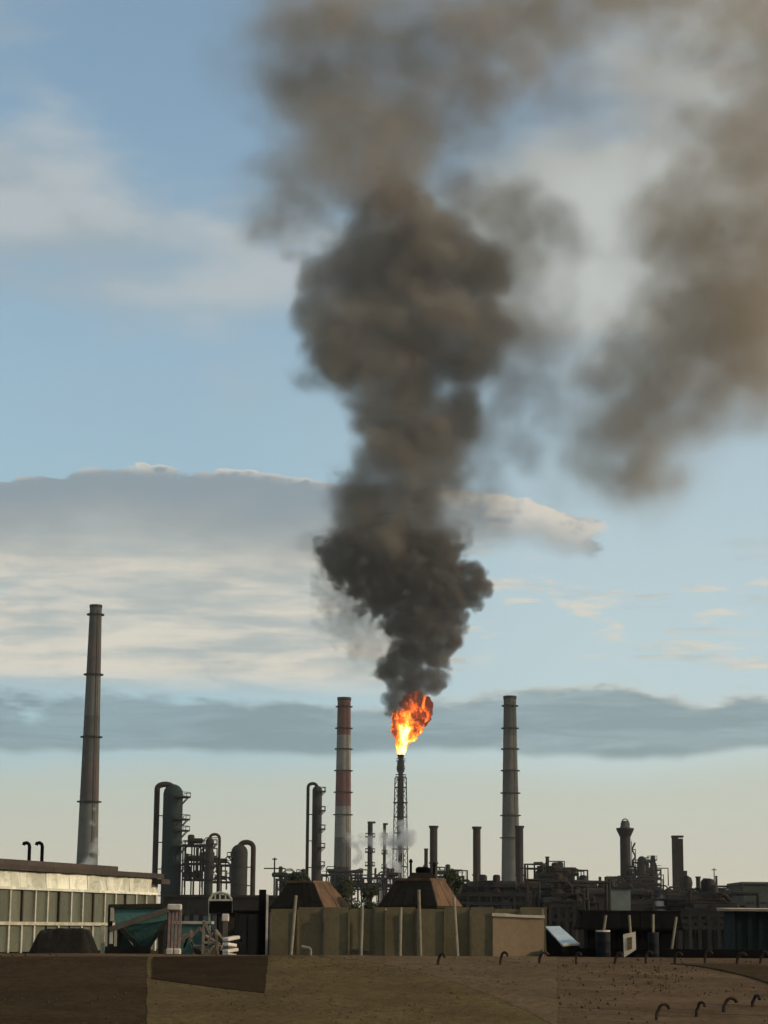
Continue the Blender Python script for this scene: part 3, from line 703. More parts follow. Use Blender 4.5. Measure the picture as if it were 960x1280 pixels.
# bent steel hooks along the roof
hook_mat = mat('hook_iron', (.030, .022, .016), (.055, .032, .02), .8, .2, 6.)
hk = [(820, 1276, 1256, 'bent iron hook nearest the camera, first of the front four'), (870, 1271, 1253, 'second bent iron hook of the front four'), (904, 1266, 1249, 'third bent iron hook of the front four'),
      (940, 1259, 1247, 'rightmost bent iron hook of the front four'), (547, 1208, 1193, 'leftmost hook of the back row, in front of the right-hand dark hood'), (625, 1208, 1192, 'back-row hook in front of the left edge of the tan board'),
      (674, 1206, 1191, 'back-row hook below the right edge of the tan board'), (720, 1206, 1191, 'back-row hook beside the low end of the pale tilted lid'), (768, 1205, 1190, 'back-row hook right of the pale-rimmed barrel'),
      (807, 1205, 1190, 'back-row hook below the white framed panel, to its right'), (843, 1205, 1190, 'back-row hook at the right end of the black hood'), (881, 1206, 1190, 'back-row hook in front of the dark green hall'),
      (921, 1205, 1190, 'back-row hook at the left end of the blue container'), (950, 1205, 1191, 'back-row hook at the right edge of the view')]
for i, (px, pb, pt, lab) in enumerate(hk):
    p = roof_hit(px, pb); h = px_m(pb - pt, p.y); big = i < 4
    r = .038 if not big else .040; lx = h * (.42 if big else .25); pts = [(0, 0, -.12), (lx * .15, 0, h * .35)]
    for j in range(7):
        a = R(180 - j * 32); rr = h * (.26 if big else .22)
        pts.append((lx * .6 + rr + rr * math.cos(a), -.02 * j, h * .72 + rr * math.sin(a)))
    o = MB().tube(pts, r, 8).build('roof_hook', hook_mat, None, (p.x, p.y, roof_z(p.y) + .03), random.Random(i).uniform(-.5, .5), smooth=True); o.scale = [random.Random(i + 50).uniform(.85, 1.15)] * 2 + [random.Random(i + 90).uniform(.85, 1.1)]; o.rotation_euler.y = random.Random(i + 7).uniform(-.12, .16)
    tag(o, lab, 'hook', 'bent iron hooks on the roof')

# ------------------------------------------------------------------ glazed hall at left
A, B = Vector((-14.8, 80, 0)), Vector((-10.1, 94, 0)); U = (B - A).normalized(); N = Vector((U.y, -U.x, 0)); LEN = (B - A).length
gh = thing('glazed_hall', 'low hall with dull olive glass panes under a bright frosted band', 'building', (A.x, A.y, 0), math.atan2(U.y, U.x))
S0 = -13.                                              # the hall goes on to the left, out of the picture
zz0 = at(0, 1080, 80).z; zfa = at(0, 1087, 80).z; zfb = at(0, 1109, 80).z; zmid = at(0, 1154, 80).z
frost = mat('frosted_film', (.76, .73, .58), (.48, .48, .36), .6, 0, .9, 5, .42, .6, .4, (1, 1, .5))
rail_w = mat('dirty_white_frame', (.50, .46, .34), (.34, .31, .23), .75, 0, 2.)
olive_glass = mat('olive_glass', (.085, .088, .050), (.12, .115, .066), .35, 0, .8, 4, spec=.5, bump=.05, stretch=(1, 1, .3))
olive_glass2 = mat('pale_olive_glass', (.125, .128, .08), (.085, .088, .052), .35, 0, .8, 4, spec=.5, bump=.05, stretch=(1, 1, .3))
roof_edge = mat('roof_edge_board', (.075, .058, .045), (.055, .045, .036), .85, 0, 1.)
MB().box(((S0 + LEN) / 2, 4., DECK_Z / 2 + 1.5), (LEN - S0 - .2, 7.6, DECK_Z + 3.)).build('core', mat('dim_interior', (.05, .05, .035)), gh)
MB().box(((S0 + LEN) / 2 + .1, 4.0, (zz0 + zfa) / 2 + .02), (LEN - S0 + .5, 8.6, zz0 - zfa)).build('roof_slab', roof_edge, gh)
MB().box(((S0 + LEN) / 2 - 1.2, 4.4, zz0 + .16), (LEN - S0 - 3, 7.8, .2)).build('roof_cap', roof_edge, gh)
# crumpled frosted band, one sheet per bay
def crumple(w, h, seed):
    nx, nz2 = 14, 6; vs = []; fs = []
    for j in range(nz2 + 1):
        for i in range(nx + 1):
            x, z = w * i / nx, h * j / nz2; q = Vector((x * 1.6, z * 2.2, seed * 3.7))
            edge = min(1, 4 * min(i / nx, 1 - i / nx) + .15)
            vs.append((x, -(.13 * edge * (mnoise.noise(q) + .6 * abs(mnoise.noise(q * 2.3)))) - .05 * (1 - j / nz2), z))
    for j in range(nz2):
        for i in range(nx): a = j * (nx + 1) + i; fs.append((a, a + 1, a + nx + 2, a + nx + 1))
    me = bpy.data.meshes.new('frosted_sheet'); me.from_pydata(vs, [], fs); me.materials.append(frost); return me
x = S0; i = 0
while x < LEN - .05:
    w = min(1.9 + .3 * math.sin(i * 1.7), LEN - x); o = link_mesh('frosted_sheet', crumple(w - .03, zfa - zfb, i), gh, (x, -.08, zfb)); x += w; i += 1
pane_me = [MB().box((0, 0, 0), (.88, .05, zfb - zmid - .14)).mesh('pane', m) for m in (olive_glass, olive_glass2)]
pane_lo = [MB().box((0, 0, 0), (.86, .05, zmid - DECK_Z - .16)).mesh('pane', m) for m in (olive_glass, olive_glass2)]
mul = MB().box((0, 0, 0), (.10, .16, zfb - zmid)).mesh('mullion', rail_w); mul_d = MB().box((0, 0, 0), (.09, .14, zfb - zmid)).mesh('mullion', roof_edge)
mul_lo = MB().box((0, 0, 0), (.13, .15, zmid - DECK_Z)).mesh('mullion', rail_w)
ns = int((LEN - S0) / 1.0); rg = random.Random(5)
for i in range(ns + 1):
    s = S0 + i * (LEN - S0) / ns
    link_mesh('mullion', mul if i % 3 else mul_d, gh, (s, -.05, (zfb + zmid) / 2))
    if i % 2 == 0 or i in (9, 15, 21): link_mesh('mullion', mul_lo, gh, (s, -.04, (DECK_Z + zmid) / 2))
    if i < ns:
        o = link_mesh('pane', pane_me[rg.random() < .35], gh, (s + .53, -.02 + rg.uniform(-.01, .01), (zfb + zmid) / 2)); o.rotation_euler.z = rg.uniform(-.03, .03)
        o = link_mesh('pane', pane_lo[rg.random() < .3], gh, (s + .53, -.02, (DECK_Z + zmid) / 2 - .03)); o.rotation_euler.z = rg.uniform(-.02, .02)
MB().box(((S0 + LEN) / 2, -.06, zmid), (LEN - S0, .2, .13)).build('rail', rail_w, gh)
MB().box(((S0 + LEN) / 2, -.12, zfb), (LEN - S0, .14, .10)).build('rail', frost, gh)
MB().box((LEN, -.02, (zfa + DECK_Z) / 2), (.16, .24, zfa - DECK_Z)).build('corner_post', rail_w, gh)
MB().box((LEN - .1, -.35, zfa - .12), (.9, .5, .22)).build('eave_end', roof_edge, gh)
# gooseneck vents on its roof
for px, lab in ((36, 'left one of the two gooseneck vent pipes on the glazed hall'), (52, 'right one of the two gooseneck vent pipes on the glazed hall')):
    D = 86; p = at(px, 1082, D); h = zat(px, 1053.5, D) - zz0
    o = MB().tube([(0, 0, 0), (0, 0, h - .16), (-.03, 0, h - .05), (-.12, 0, h), (-.22, 0, h - .02), (-.25, 0, h - .1)], .075, 8).build('vent_pipe', black_iron, None, (p.x, D, zz0), 0, smooth=True)
    tag(o, lab, 'vent pipe', 'gooseneck vents on the glazed hall')

# ------------------------------------------------------------------ objects on the deck
def on_deck(px, D):
    p = at(px, 1190, D); return Vector((p.x, D, DECK_Z))
# tarpaulin heap
tarp_m = mat('black_tarpaulin', (.014, .011, .008), (.022, .017, .012), .8, 0, 1.2, bump=.5)
D = 66; p = on_deck(80, D); W = px_m(84, D); H = zat(80, 1157, D) - DECK_Z
bm = bmesh.new(); bmesh.ops.create_grid(bm, x_segments=28, y_segments=14, size=1)
for v in bm.verts:
    a, b = v.co.x, v.co.y
    prof = max(0, min(1, (1 - abs(a)) / .34)) ** .8 * max(0, min(1, (1 - abs(b)) / .45)) ** .7
    z = H * prof * (.93 + .10 * mnoise.noise((a * 2, b * 2, 1.3)) + .05 * mnoise.noise((a * 6, b * 5, 4))) * (1 - .06 * abs(a - .1))
    v.co = Vector((a * W / 2 * (1 + .04 * mnoise.noise((a, b * 4, 2))), b * 1.1, z - .02))
me = bpy.data.meshes.new('tarpaulin_heap'); bm.to_mesh(me); bm.free(); me.materials.append(tarp_m)
o = link_mesh('tarpaulin_heap', me, None, p); tag(o, 'flat-topped heap under black tarpaulin in front of the glazed hall', 'heap')
# light angle post between heap and hopper
o = MB().bar((0, 0, 0), (0, 0, zat(128, 1156, 70) - DECK_Z), .12).build('steel_post', rail_w, None, on_deck(128, 70)); tag(o, 'pale square post between the tarpaulin heap and the teal hopper', 'post')
# teal hopper in a dark frame
teal = mat('teal_hopper_paint', (.085, .180, .148), (.06, .125, .105), .75, 0, .8)
fr_m = mat('hopper_frame_steel', (.026, .021, .016), (.036, .028, .02), .85, 0, 1.5)
beam_m = mat('weathered_beam', (.12, .10, .075), (.075, .062, .048), .85, 0, 1.5)
D = 68; hp = thing('steel_hopper', 'teal inverted-pyramid hopper on a dark frame beside the glazed hall', 'hopper', on_deck(174, D))
def L(px, py, dy=0., D0=68, c=174):
    """local point of a thing standing at pixel column c, depth D0"""
    q = at(px, py, D0 + dy); b = on_deck(c, D0); return q - b
MB().hull([L(179, 1190, .6), L(181, 1190, .6), L(181, 1190, .8), L(179, 1190, .8)], [L(147, 1157, 0), L(207, 1150, 0), L(207, 1150, 1.4), L(147, 1157, 1.4)]).build('cone', teal, hp)
MB().hull([L(144, 1158, -.02), L(209, 1151, -.02), L(209, 1151, 1.4), L(144, 1158, 1.4)], [L(143, 1134, 0), L(209, 1133, 0), L(209, 1133, 1.4), L(143, 1134, 1.4)]).build('bin', teal, hp)
MB().bar(L(137, 1162, -.12), L(210, 1137, -.12), .17).build('beam', beam_m, hp)
MB().bar(L(147, 1157, -.1), L(181, 1191, -.1), .13).build('beam', fr_m, hp)
MB().bar(L(209, 1150, -.1), L(181, 1191, -.1), .11).build('beam', fr_m, hp)
MB().bar(L(136, 1133, -.06), L(212, 1132, -.06), .13).build('beam', fr_m, hp)
for a in (138, 150): MB().bar(L(a, 1132, .25), L(a - 1, 1198, .25), .14).build('leg', fr_m, hp)
for a in (200, 211): MB().bar(L(a, 1132, .3), L(a + 1, 1198, .3), .15).build('leg', fr_m, hp)
MB().box(L(160, 1189, .4), (1.4, .7, .3)).build('base_plate', fr_m, hp)
MB().hull([L(148, 1186, .2), L(172, 1190, .2), L(172, 1190, .5), L(148, 1186, .5)], [L(146, 1162, .2), L(152, 1163, .2), L(152, 1163, .5), L(146, 1162, .5)]).build('side_plate', mat('dull_teal', (.03, .06, .05)), hp)
for (a, b, w) in ((140, 1143, .14), (139, 1172, .13)): MB().box(L(a, b, -.1), (.10, .06, w * 3)).build('white_tag', rail_w, hp)
o = MB().box((0, 0, .05), (.2, .16, .1)).bevel(.015).build('concrete_block', rail_w, None, on_deck(169, 66.2)); tag(o, 'small pale block lying at the foot of the teal hopper', 'block')
# wrapped bundle of rods
wr = mat('white_wrap', (.60, .52, .42), (.42, .36, .28), .7, 0, 3.); rod_m = mat('pinkish_rods', (.30, .20, .155), (.20, .14, .11), .7, 0, 4.)
D = 65; bd = thing('rod_bundle', 'upright bundle of pinkish rods with white wrapped ends', 'bundle', on_deck(217, D))
z_ = lambda y: zat(217, y, 65) - DECK_Z
MB().box((0, 0, (z_(1130) + z_(1138)) / 2), (px_m(17, D), .3, z_(1130) - z_(1138))).bevel(.03).build('wrap', wr, bd)
for s in (-1, 1): MB().box((s * px_m(4.6, D), 0, (z_(1186) + z_(1193)) / 2), (px_m(8.4, D), .3, z_(1185) - z_(1193))).bevel(.03).build('wrap', wr, bd)
for a in (-7, -2.6, 1.8, 6.3): MB().bar((px_m(a, D) * .95, .02, 0.02), (px_m(a + 1.2, D), .02, z_(1136)), .075).build('rod', rod_m, bd)
MB().box((px_m(-2, D), 0, .03), (px_m(19, D), .24, .06)).build('foot_board', rail_w, bd)
# junk: frames, chairs, white boards
junk_m = mat('chipped_cream_paint', (.22, .18, .13), (.12, .095, .07), .85, 0, 4.)
D = 66; b0 = on_deck(247, D)
def JL(px, py, dy=0.): return at(px, py, 66 + dy) - b0
fr1 = thing('tube_trestle', 'bent cream tube trestle leaning in the junk pile', 'trestle', b0)
for (a, b, c_, d) in ((243, 1198, 238, 1172), (238, 1172, 249, 1160), (249, 1160, 256, 1166), (246, 1197, 255, 1180), (239, 1178, 250, 1190)): MB().bar(JL(a, b), JL(c_, d), .075).build('tube', junk_m, fr1)
rgj = random.Random(44)
for i in range(14):
    xx, yy = rgj.uniform(228, 300), rgj.uniform(1166, 1193); ln = rgj.uniform(.35, .95); q = at(xx, yy, rgj.uniform(65.6, 67.2))
    o = MB().box((0, 0, 0), (ln, rgj.uniform(.05, .2), rgj.uniform(.04, .1))).build('scrap_piece', rgj.choice([beam_m, fr_m, junk_m, rod_m, fr_m, black_iron, black_iron]), None, q)
    o.rotation_euler = (rgj.uniform(-.4, .4), rgj.uniform(-1.3, 1.3), rgj.uniform(-.6, .6)); tag(o, 'loose scrap piece lying in the junk pile behind the roof crest', 'scrap', 'scrap in the junk pile')
c0 = on_deck(262, 65.6); ch = thing('broken_chair', 'pale broken chair standing amid the junk pile', 'chair', c0)
def CL(px, py, dy=0.): return at(px, py, 65.6 + dy) - c0
for a, b in ((255, 253), (270, 273)): MB().bar(CL(a, 1150 if a < 260 else 1165), CL(b, 1199), .07).build('leg', junk_m, ch)
for a, b in ((257, 256), (266, 268)): MB().bar(CL(a, 1177, .4), CL(b, 1198, .4), .06).build('leg', junk_m, ch)
MB().box(CL(262, 1178, .2), (.42, .42, .07)).build('seat', junk_m, ch)
MB().bar(CL(255, 1152), CL(262, 1168, .1), .09).build('backrest', beam_m, ch)
MB().bar(CL(256, 1196), CL(270, 1180), .05).build('stretcher', junk_m, ch)
bright = mat('bright_white_board', (.80, .72, .60), (.66, .57, .46), .5, 0, 3.)
for i, (a, b, w, tl, lab) in enumerate(((287, 1194, 13, .10, 'bottom board of the bright white stack by the junk pile'), (288, 1188, 15, -.16, 'second board from the bottom of the bright white stack'),
                                        (287, 1181, 13, .14, 'third board up in the bright white stack'), (289, 1173, 17, -.18, 'topmost tilted board of the bright white stack'))):
    o = MB().box((0, 0, 0), (px_m(w, 65), .4, .10)).bevel(.02).build('white_board', bright, None, at(a, b, 65), .4); o.rotation_euler = (0, tl, .5)
    tag(o, lab, 'board', 'bright white boards')
pl_ = thing('junk_post', 'dark upright plank with a white cap at the junk pile', 'post', on_deck(281, 66)); hz_ = zat(281, 1143, 66) - DECK_Z
MB().box((0, 0, hz_ / 2), (.14, .12, hz_)).build('plank', beam_m, pl_); MB().box((0, -.02, hz_ - .1), (.22, .18, .24)).bevel(.03).build('cap', wr, pl_)
o = MB().box((0, 0, .75), (.62, .5, 1.5)).bevel(.03).build('steel_cabinet', black_iron, None, on_deck(283, 67.4)); tag(o, 'black steel cabinet behind the bright white boards', 'cabinet')
MB().box((0, -.26, .75), (.5, .03, 1.2)).build('door', fr_m, o)
# second teal bin
o = MB().hull([(-.5, -.3, 0), (.5, -.3, 0), (.5, .5, 0), (-.5, .5, 0)], [(-.62, -.4, 1.15), (.62, -.4, 1.15), (.62, .6, 1.15), (-.62, .6, 1.15)]).build('steel_bin', teal, None, on_deck(238, 69)); tag(o, 'small teal steel bin behind the junk pile', 'bin')
MB().box((0, .1, 1.18), (1.4, 1.15, .09)).build('rim', rail_w, o)
# arched white trolley frame
af = thing('arched_frame', 'white arched tube frame above the junk pile', 'frame', on_deck(275, 70)); q0 = on_deck(275, 70)
def AL(px, py, dy=0.): return at(px, py, 70 + dy) - q0
MB().tube([AL(262, 1196), AL(262, 1124), AL(266, 1118), AL(275, 1115.5), AL(285, 1118), AL(289, 1124), AL(289, 1196)], .045, 6).build('arch', rail_w, af, smooth=True)
MB().bar(AL(262, 1125), AL(289, 1125), .06).build('crossbar', rail_w, af)
for a in (269, 275, 282): MB().bar(AL(a, 1117), AL(a, 1125), .045).build('spoke', rail_w, af)
MB().box(AL(276, 1134), (.75, .3, .4)).build('box', black_iron, af)
# dark cabin wall and black plank behind the junk
cab = thing('dark_cabin', 'dark blue-black site cabin between the junk pile and the left-hand hood', 'cabin', on_deck(315, 74))
cm = mat('blue_black_cladding', (.017, .016, .015), (.022, .02, .018), .8, 0, .8); Hc = zat(315, 1141, 74) - DECK_Z; Wc = px_m(62, 74)
MB().box((0, 1, Hc / 2), (Wc, 2, Hc)).build('body', cm, cab); MB().box((0, 1, Hc + .04), (Wc + .15, 2.15, .08)).build('roof', black_iron, cab)
for i in range(5): MB().box((-Wc / 2 + Wc * (i + .5) / 5, -.02, Hc / 2), (Wc / 5 - .04, .05, Hc - .1)).build('panel', cm, cab)
o = MB().box((0, 0, 1.1), (.24, .1, 2.2)).build('plank', black_iron, None, on_deck(327, 71.5)); tag(o, 'tall black plank standing against the dark cabin', 'plank')
o.scale.z = (zat(327, 1112, 71.5) - DECK_Z) / 2.2
o = MB().box((0, 0, .5), (.12, .1, 1.)).build('plank', wr, None, on_deck(332, 72.3)); tag(o, 'thin pale plank right of the tall black one', 'plank'); o.scale.z = zat(332, 1118, 72.3) - DECK_Z

# ------------------------------------------------------------------ hooded ventilators
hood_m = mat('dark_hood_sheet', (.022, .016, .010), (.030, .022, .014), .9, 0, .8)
hood_lit_rust = mat('sunlit_rusty_hood_sheet', (.14, .08, .042), (.07, .045, .028), .85, 0, 1.2)  # sunlight on the right slopes is painted in along with the rust
sheet_reflection = mat('reflection_tinted_sheet', (.150, .118, .062), (.122, .095, .052), .85, 0, .8, vary=.03)  # window reflection's tan veil is mixed into this sheet colour
pole_m = mat('pale_pole_paint', (.26, .22, .15), (.19, .16, .11), .8, 0, 3.)
def hood(label, D, pxt0, pxt1, yt, pxb0, pxb1, yb, bx0, bx1, m, side_m, body_m, rz, depth=2.2):
    c = (pxb0 + pxb1) / 2; base = on_deck(c, D); t = thing('roof_ventilator', label, 'ventilator', base, rz, 'hooded roof ventilators')
    zt_, zb_ = zat(c, yt, D) - DECK_Z, zat(c, yb, D) - DECK_Z; w = lambda a, b: px_m(b - a, D)
    wt2, wb2 = w(pxt0, pxt1) / 2, w(pxb0, pxb1) / 2; xt = px_m((pxt0 + pxt1) / 2 - c, D)
    bot = [(-wb2, -depth / 2, zb_), (wb2, -depth / 2, zb_), (wb2, depth / 2, zb_), (-wb2, depth / 2, zb_)]
    top = [(xt - wt2, -depth * .28, zt_), (xt + wt2, -depth * .28, zt_), (xt + wt2, depth * .28, zt_), (xt - wt2, depth * .28, zt_)]
    MB().hull(bot, top).build('hood', m, t)
    # seamed sheets on the slopes
    def slab(a, b, c_, d, mm, n):
        a, b, c_, d = map(Vector, (a, b, c_, d)); nr = (b - a).cross(d - a).normalized() * .025
        for i in range(n):
            f0, f1 = (i + .02) / n, (i + .98) / n
            q = [a.lerp(b, f0), a.lerp(b, f1), d.lerp(c_, f1), d.lerp(c_, f0)]
            MB().hull([v + nr * .08 for v in q], [v + nr for v in q]).build('sheet', mm, t)
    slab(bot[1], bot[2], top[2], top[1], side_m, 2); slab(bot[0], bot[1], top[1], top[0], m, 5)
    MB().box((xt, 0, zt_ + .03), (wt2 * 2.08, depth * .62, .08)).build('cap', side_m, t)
    MB().box((0, 0, zb_ - .03), (wb2 * 2.03, depth * 1.03, .07)).build('drip_edge', m, t)
    x0, x1 = px_m(bx0 - c, D), px_m(bx1 - c, D)
    MB().box(((x0 + x1) / 2, .1, zb_ / 2 - .04), (x1 - x0, depth * .72, zb_ - .04)).build('shaft', body_m, t)
    n = max(2, int((x1 - x0) / .75))
    for i in range(n): MB().box((x0 + (x1 - x0) * (i + .5) / n, .1 - depth * .36 - .012, zb_ / 2 - .05), ((x1 - x0) / n - .03, .03, zb_ - .15)).build('panel', body_m, t)
    return t
hood('wide flat-topped dark ventilator hood with a rusty right slope coloured as sunlit, left of the banded chimney foot', 70, 368, 402, 1104, 352, 424, 1135, 356, 420, hood_m, hood_lit_rust, sheet_reflection, -.42)
hood('dark trapezoid ventilator hood with a rusty right slope coloured as sunlit, below the flare', 70, 503, 548, 1101, 487, 564, 1133, 491, 560, hood_m, hood_lit_rust, sheet_reflection, -.42)
hood('black ventilator hood on a black shaft, shade painted into both, right of the pale tilted lid', 69, 728, 846, 1141, 722, 848, 1160, 734, 842, black_iron, black_iron, black_iron, 0.03, 1.3)  # same kind of hood standing in shade; the black material paints that shade
# small things on top of the right hood
hb = thing('vent_motor', 'black fan motor on top of the right-hand dark hood', 'motor', Vector((at(527, 1097, 70.3).x, 70.3, zat(527, 1100.5, 70.3) + .05)))
MB().hull([(-.5, -.3, 0), (.5, -.3, 0), (.5, .3, 0), (-.5, .3, 0)], [(-.32, -.2, .2), (.38, -.2, .2), (.38, .2, .2), (-.32, .2, .2)]).build('base', hood_m, hb)
MB().tube([(-.2, 0, .28), (-.12, 0, .28), (.2, 0, .28), (.3, 0, .28)], [.06, .12, .12, .06], 10).build('housing', black_iron, hb, smooth=True)
for a, h in ((-.36, .48), (.42, .38)): MB().lathe([(.04, 0), (.04, h), (.075, h + .02), (.03, h + .12)], 8).build('valve', black_iron, hb, (a, 0, .05))
# poles in front of the hoods
poles = [(370, 1119, 367, 1155, 67.9, 'short pale pole in front of the left-hand hood'), (453, 1132, 451, 1198, 67.9, 'pale pole standing alone between the two dark hoods'), (501, 1134, 500, 1198, 67.9, 'pale pole in front of the left part of the right-hand hood'),
         (523.5, 1112, 526, 1198, 67.9, 'tallest pale pole, in front of the middle of the right-hand hood'), (567.5, 1122, 572.5, 1198, 67.9, 'leaning pale pole at the right corner of the right-hand hood'),
         (757.5, 1144, 754, 1168, 67.6, 'thin pale pole above the pale-rimmed barrel'), (786.5, 1144, 788.5, 1170, 67.6, 'thin pale pole above the white framed panel'), (816.5, 1143, 816.5, 1170, 67.6, 'thin pale pole above the black drum'), (845.5, 1146, 842, 1170, 67.6, 'thin pale pole at the right end of the black hood')]
for a, ya, b, yb, D, lab in poles:
    p0, p1 = at(b, yb, D), at(a, ya, D)
    if yb < 1190:      # the lower end runs on down behind what stands in front
        p0 = p1 + (p0 - p1) * ((p1.z - DECK_Z) / (p1.z - p0.z))
    else: p0.z = DECK_Z
    o = MB().tube([(0, 0, 0), p1 - p0], .04 if a > 700 else .05, 8).build('support_pole', pole_m, None, p0); tag(o, lab, 'pole', 'pale support poles')
# sheet metal screen behind the hoods
sc = thing('sheet_screen', 'long sheet-metal screen in a painted olive reflection tint running behind the two dark hoods', 'screen', on_deck(480, 68.3)); q0 = on_deck(480, 68.3)
edges = [338, 372, 404, 436, 466, 482, 520, 556, 588, 618, 650, 684]
for i, (a, b) in enumerate(zip(edges, edges[1:])):
    x0, x1 = at(a, 1180, 68.3).x - q0.x, at(b, 1180, 68.3).x - q0.x; h = zat(a, 1134 + 2 * (i % 3 == 0), 68.3) - DECK_Z
    MB().box(((x0 + x1) / 2, .03 * (i % 2), h / 2), (x1 - x0 - .02, .05, h)).build('panel', sheet_reflection, sc)
    MB().box((x0, -.05, h / 2 - .05), (.06, .08, h - .1)).build('post', sheet_reflection if i % 2 else beam_m, sc)
    if i in (3, 9): MB().box(((x0 + x1) / 2, -.06, .35), (x1 - x0 - .2, .06, .05)).build('rail', beam_m, sc)
# pale bent bracket by the left hood
o = MB().tube([(-.28, 0, .42), (-.05, 0, .38), (0, 0, .34), (.01, 0, 0)], .05, 6).build('bent_bracket', pole_m, None, on_deck(388, 66)); tag(o, 'small pale bent bracket at the foot of the left-hand hood', 'bracket')
o.scale = (1, 1, 1.1)
# tan board
board_m = mat('tan_board', (.34, .225, .125), (.29, .19, .105), .8, 0, .7, 4, bump=.15); lit_edge_m = mat('pale_lit_edge', (.62, .50, .36), (.48, .38, .27), .7, 0, 3.)  # pale tone paints the board's sunlit top edge as a strip
D = 65; b0 = on_deck(648, D); tb = thing('tan_board', 'tan board panel with a pale strip for its sunlit top edge and a ragged bottom corner', 'board', b0)
def BL(px, py, dy=0.): return at(px, py, 65 + dy) - b0
loop = [(616, 1198), (616, 1144), (680, 1147), (680, 1184), (674, 1189), (664, 1190), (656, 1195), (640, 1196), (632, 1198)]
MB().hull([BL(a, b) for a, b in loop], [BL(a, b, .08) for a, b in loop]).build('panel', board_m, tb)
cl = [(615, 1145), (615, 1141.2), (632, 1141.6), (648, 1143.4), (681, 1144.2), (681, 1148)]
MB().hull([BL(a, b, -.05) for a, b in cl], [BL(a, b, .14) for a, b in cl]).build('highlight', lit_edge_m, tb)
MB().bar(BL(679, 1198, .12), BL(678.5, 1136, .12), .05).build('post', pole_m, tb); MB().bar(BL(618, 1198, .12), BL(618, 1146, .12), .05).build('post', pole_m, tb)
# pale tilted lid on a dark curb
lid_m = mat('pale_blue_lid', (.50, .56, .56), (.42, .48, .48), .5, .1, 2.)
D = 66; b0 = on_deck(704, D); hd = thing('roof_hatch', 'pale blue tilted hatch lid on a dark curb beside the tan board', 'hatch', b0)
def HL(px, py, dy=0.): return at(px, py, 66 + dy) - b0
q = [HL(703, 1183, -.55), HL(724, 1181.5, -.35), HL(699.5, 1159.5, 1.1), HL(682, 1160, .9)]
nr = Vector((0, 0, .05)); MB().hull(q, [v + nr for v in q]).build('lid', lid_m, hd)
MB().tube([q[1] + nr, q[0] + nr], .035, 6).build('lid_edge', wr, hd)
qq = [HL(684, 1192, .8), HL(703, 1194, -.45), HL(723, 1194, -.3), HL(704, 1192, 1.0)]
for v in qq: v.z = 0
MB().hull(qq, [q[3] - nr, q[0] - nr, q[1] - nr, q[2] - nr]).build('curb', black_iron, hd)
# barrel, framed panel and drum before the black hood
D = 65.5
drum_m = mat('blue_black_drum', (.007, .008, .009), (.012, .013, .014), .7, .0, 1.5)
for px, w, yt, lab, rim in ((754, 18, 1163.5, 'dark barrel with a pale rim in front of the black hood', wr), (817, 13.5, 1166, 'narrow black drum at the right of the black hood', fr_m)):
    b0 = on_deck(px, D); h = zat(px, yt, D) - DECK_Z; r = px_m(w, D) / 2
    t = thing('barrel', lab, 'barrel', b0, 0, 'barrels before the black hood')
    MB().lathe([(r * .94, 0), (r, .03), (r, h * .33), (r * 1.04, h * .35), (r, h * .37), (r, h * .66), (r * 1.04, h * .68), (r, h * .7), (r, h - .05), (r * .93, h)], 22).build('shell', drum_m, t, smooth=True)
    MB().lathe([(r * .8, h - .03), (r * .98, h - .03), (r * 1.0, h + .02), (r * .8, h + .02)], 22).build('rim', rim, t, smooth=True)
b0 = on_deck(787, 65); fp = thing('framed_panel', 'white framed panel with a brown centre leaning before the black hood', 'panel', b0)
def PL(px, py, dy=0.): return at(px, py, 65 + dy) - b0
lp = [(780, 1197), (779, 1168), (794.5, 1164.5), (795, 1187), (786, 1193)]
MB().hull([PL(a, b) for a, b in lp], [PL(a, b, .06) for a, b in lp]).build('frame', mat('cream_panel', (.58, .50, .38), (.45, .38, .28), .7, 0, 3.), fp)
lp = [(784.5, 1188), (784, 1172), (790, 1171), (790, 1186)]
MB().hull([PL(a, b, -.02) for a, b in lp], [PL(a, b, .02) for a, b in lp]).build('inset', mat('brown_inset', (.16, .10, .045)), fp)
for y in (1177, 1182): MB().bar(PL(784, y, -.03), PL(790.3, y - .8, -.03), .02).build('glazing_bar', pole_m, fp)
# black low parapet and blue container at right
o = MB().box((0, 0, .14), (12, .4, .28)).build('parapet', black_iron, None, on_deck(960, 66)); o.scale.z = (zat(905, 1186.5, 66) - DECK_Z) / .28
tag(o, 'low black parapet running along the deck at right', 'parapet')
b0 = on_deck(962, 76); ct = thing('blue_container', 'dark blue container with a roof edge coloured pale for sunlight at the right margin', 'container', b0)
bl = mat('dark_blue_container', (.010, .018, .016), (.008, .013, .012), .9, 0, .8); hC = zat(930, 1139, 76) - DECK_Z; x0 = at(919, 1180, 76).x - b0.x
MB().box(((x0 + 5) / 2, 1.2, hC / 2), (5 - x0, 2.4, hC)).build('body', bl, ct)
n = 16
rib = MB().box((0, 0, 0), (.16, .06, hC - .25)).mesh('rib', bl)
for i in range(n): link_mesh('rib', rib, ct, (x0 + .15 + (5 - x0) * i / n, -.02, hC / 2))
MB().hull([(x0 - .2, -.35, hC), (5, -.35, hC), (5, 2.6, hC + .02), (x0 - .2, 2.6, hC + .02)], [(x0 - .25, -.4, hC + .08), (5, -.4, hC + .08), (5, 2.6, hC + .14), (x0 - .25, 2.6, hC + .14)]).build('roof_edge', lit_edge_m, ct)  # sunlight along the roof edge is put in by the pale colour

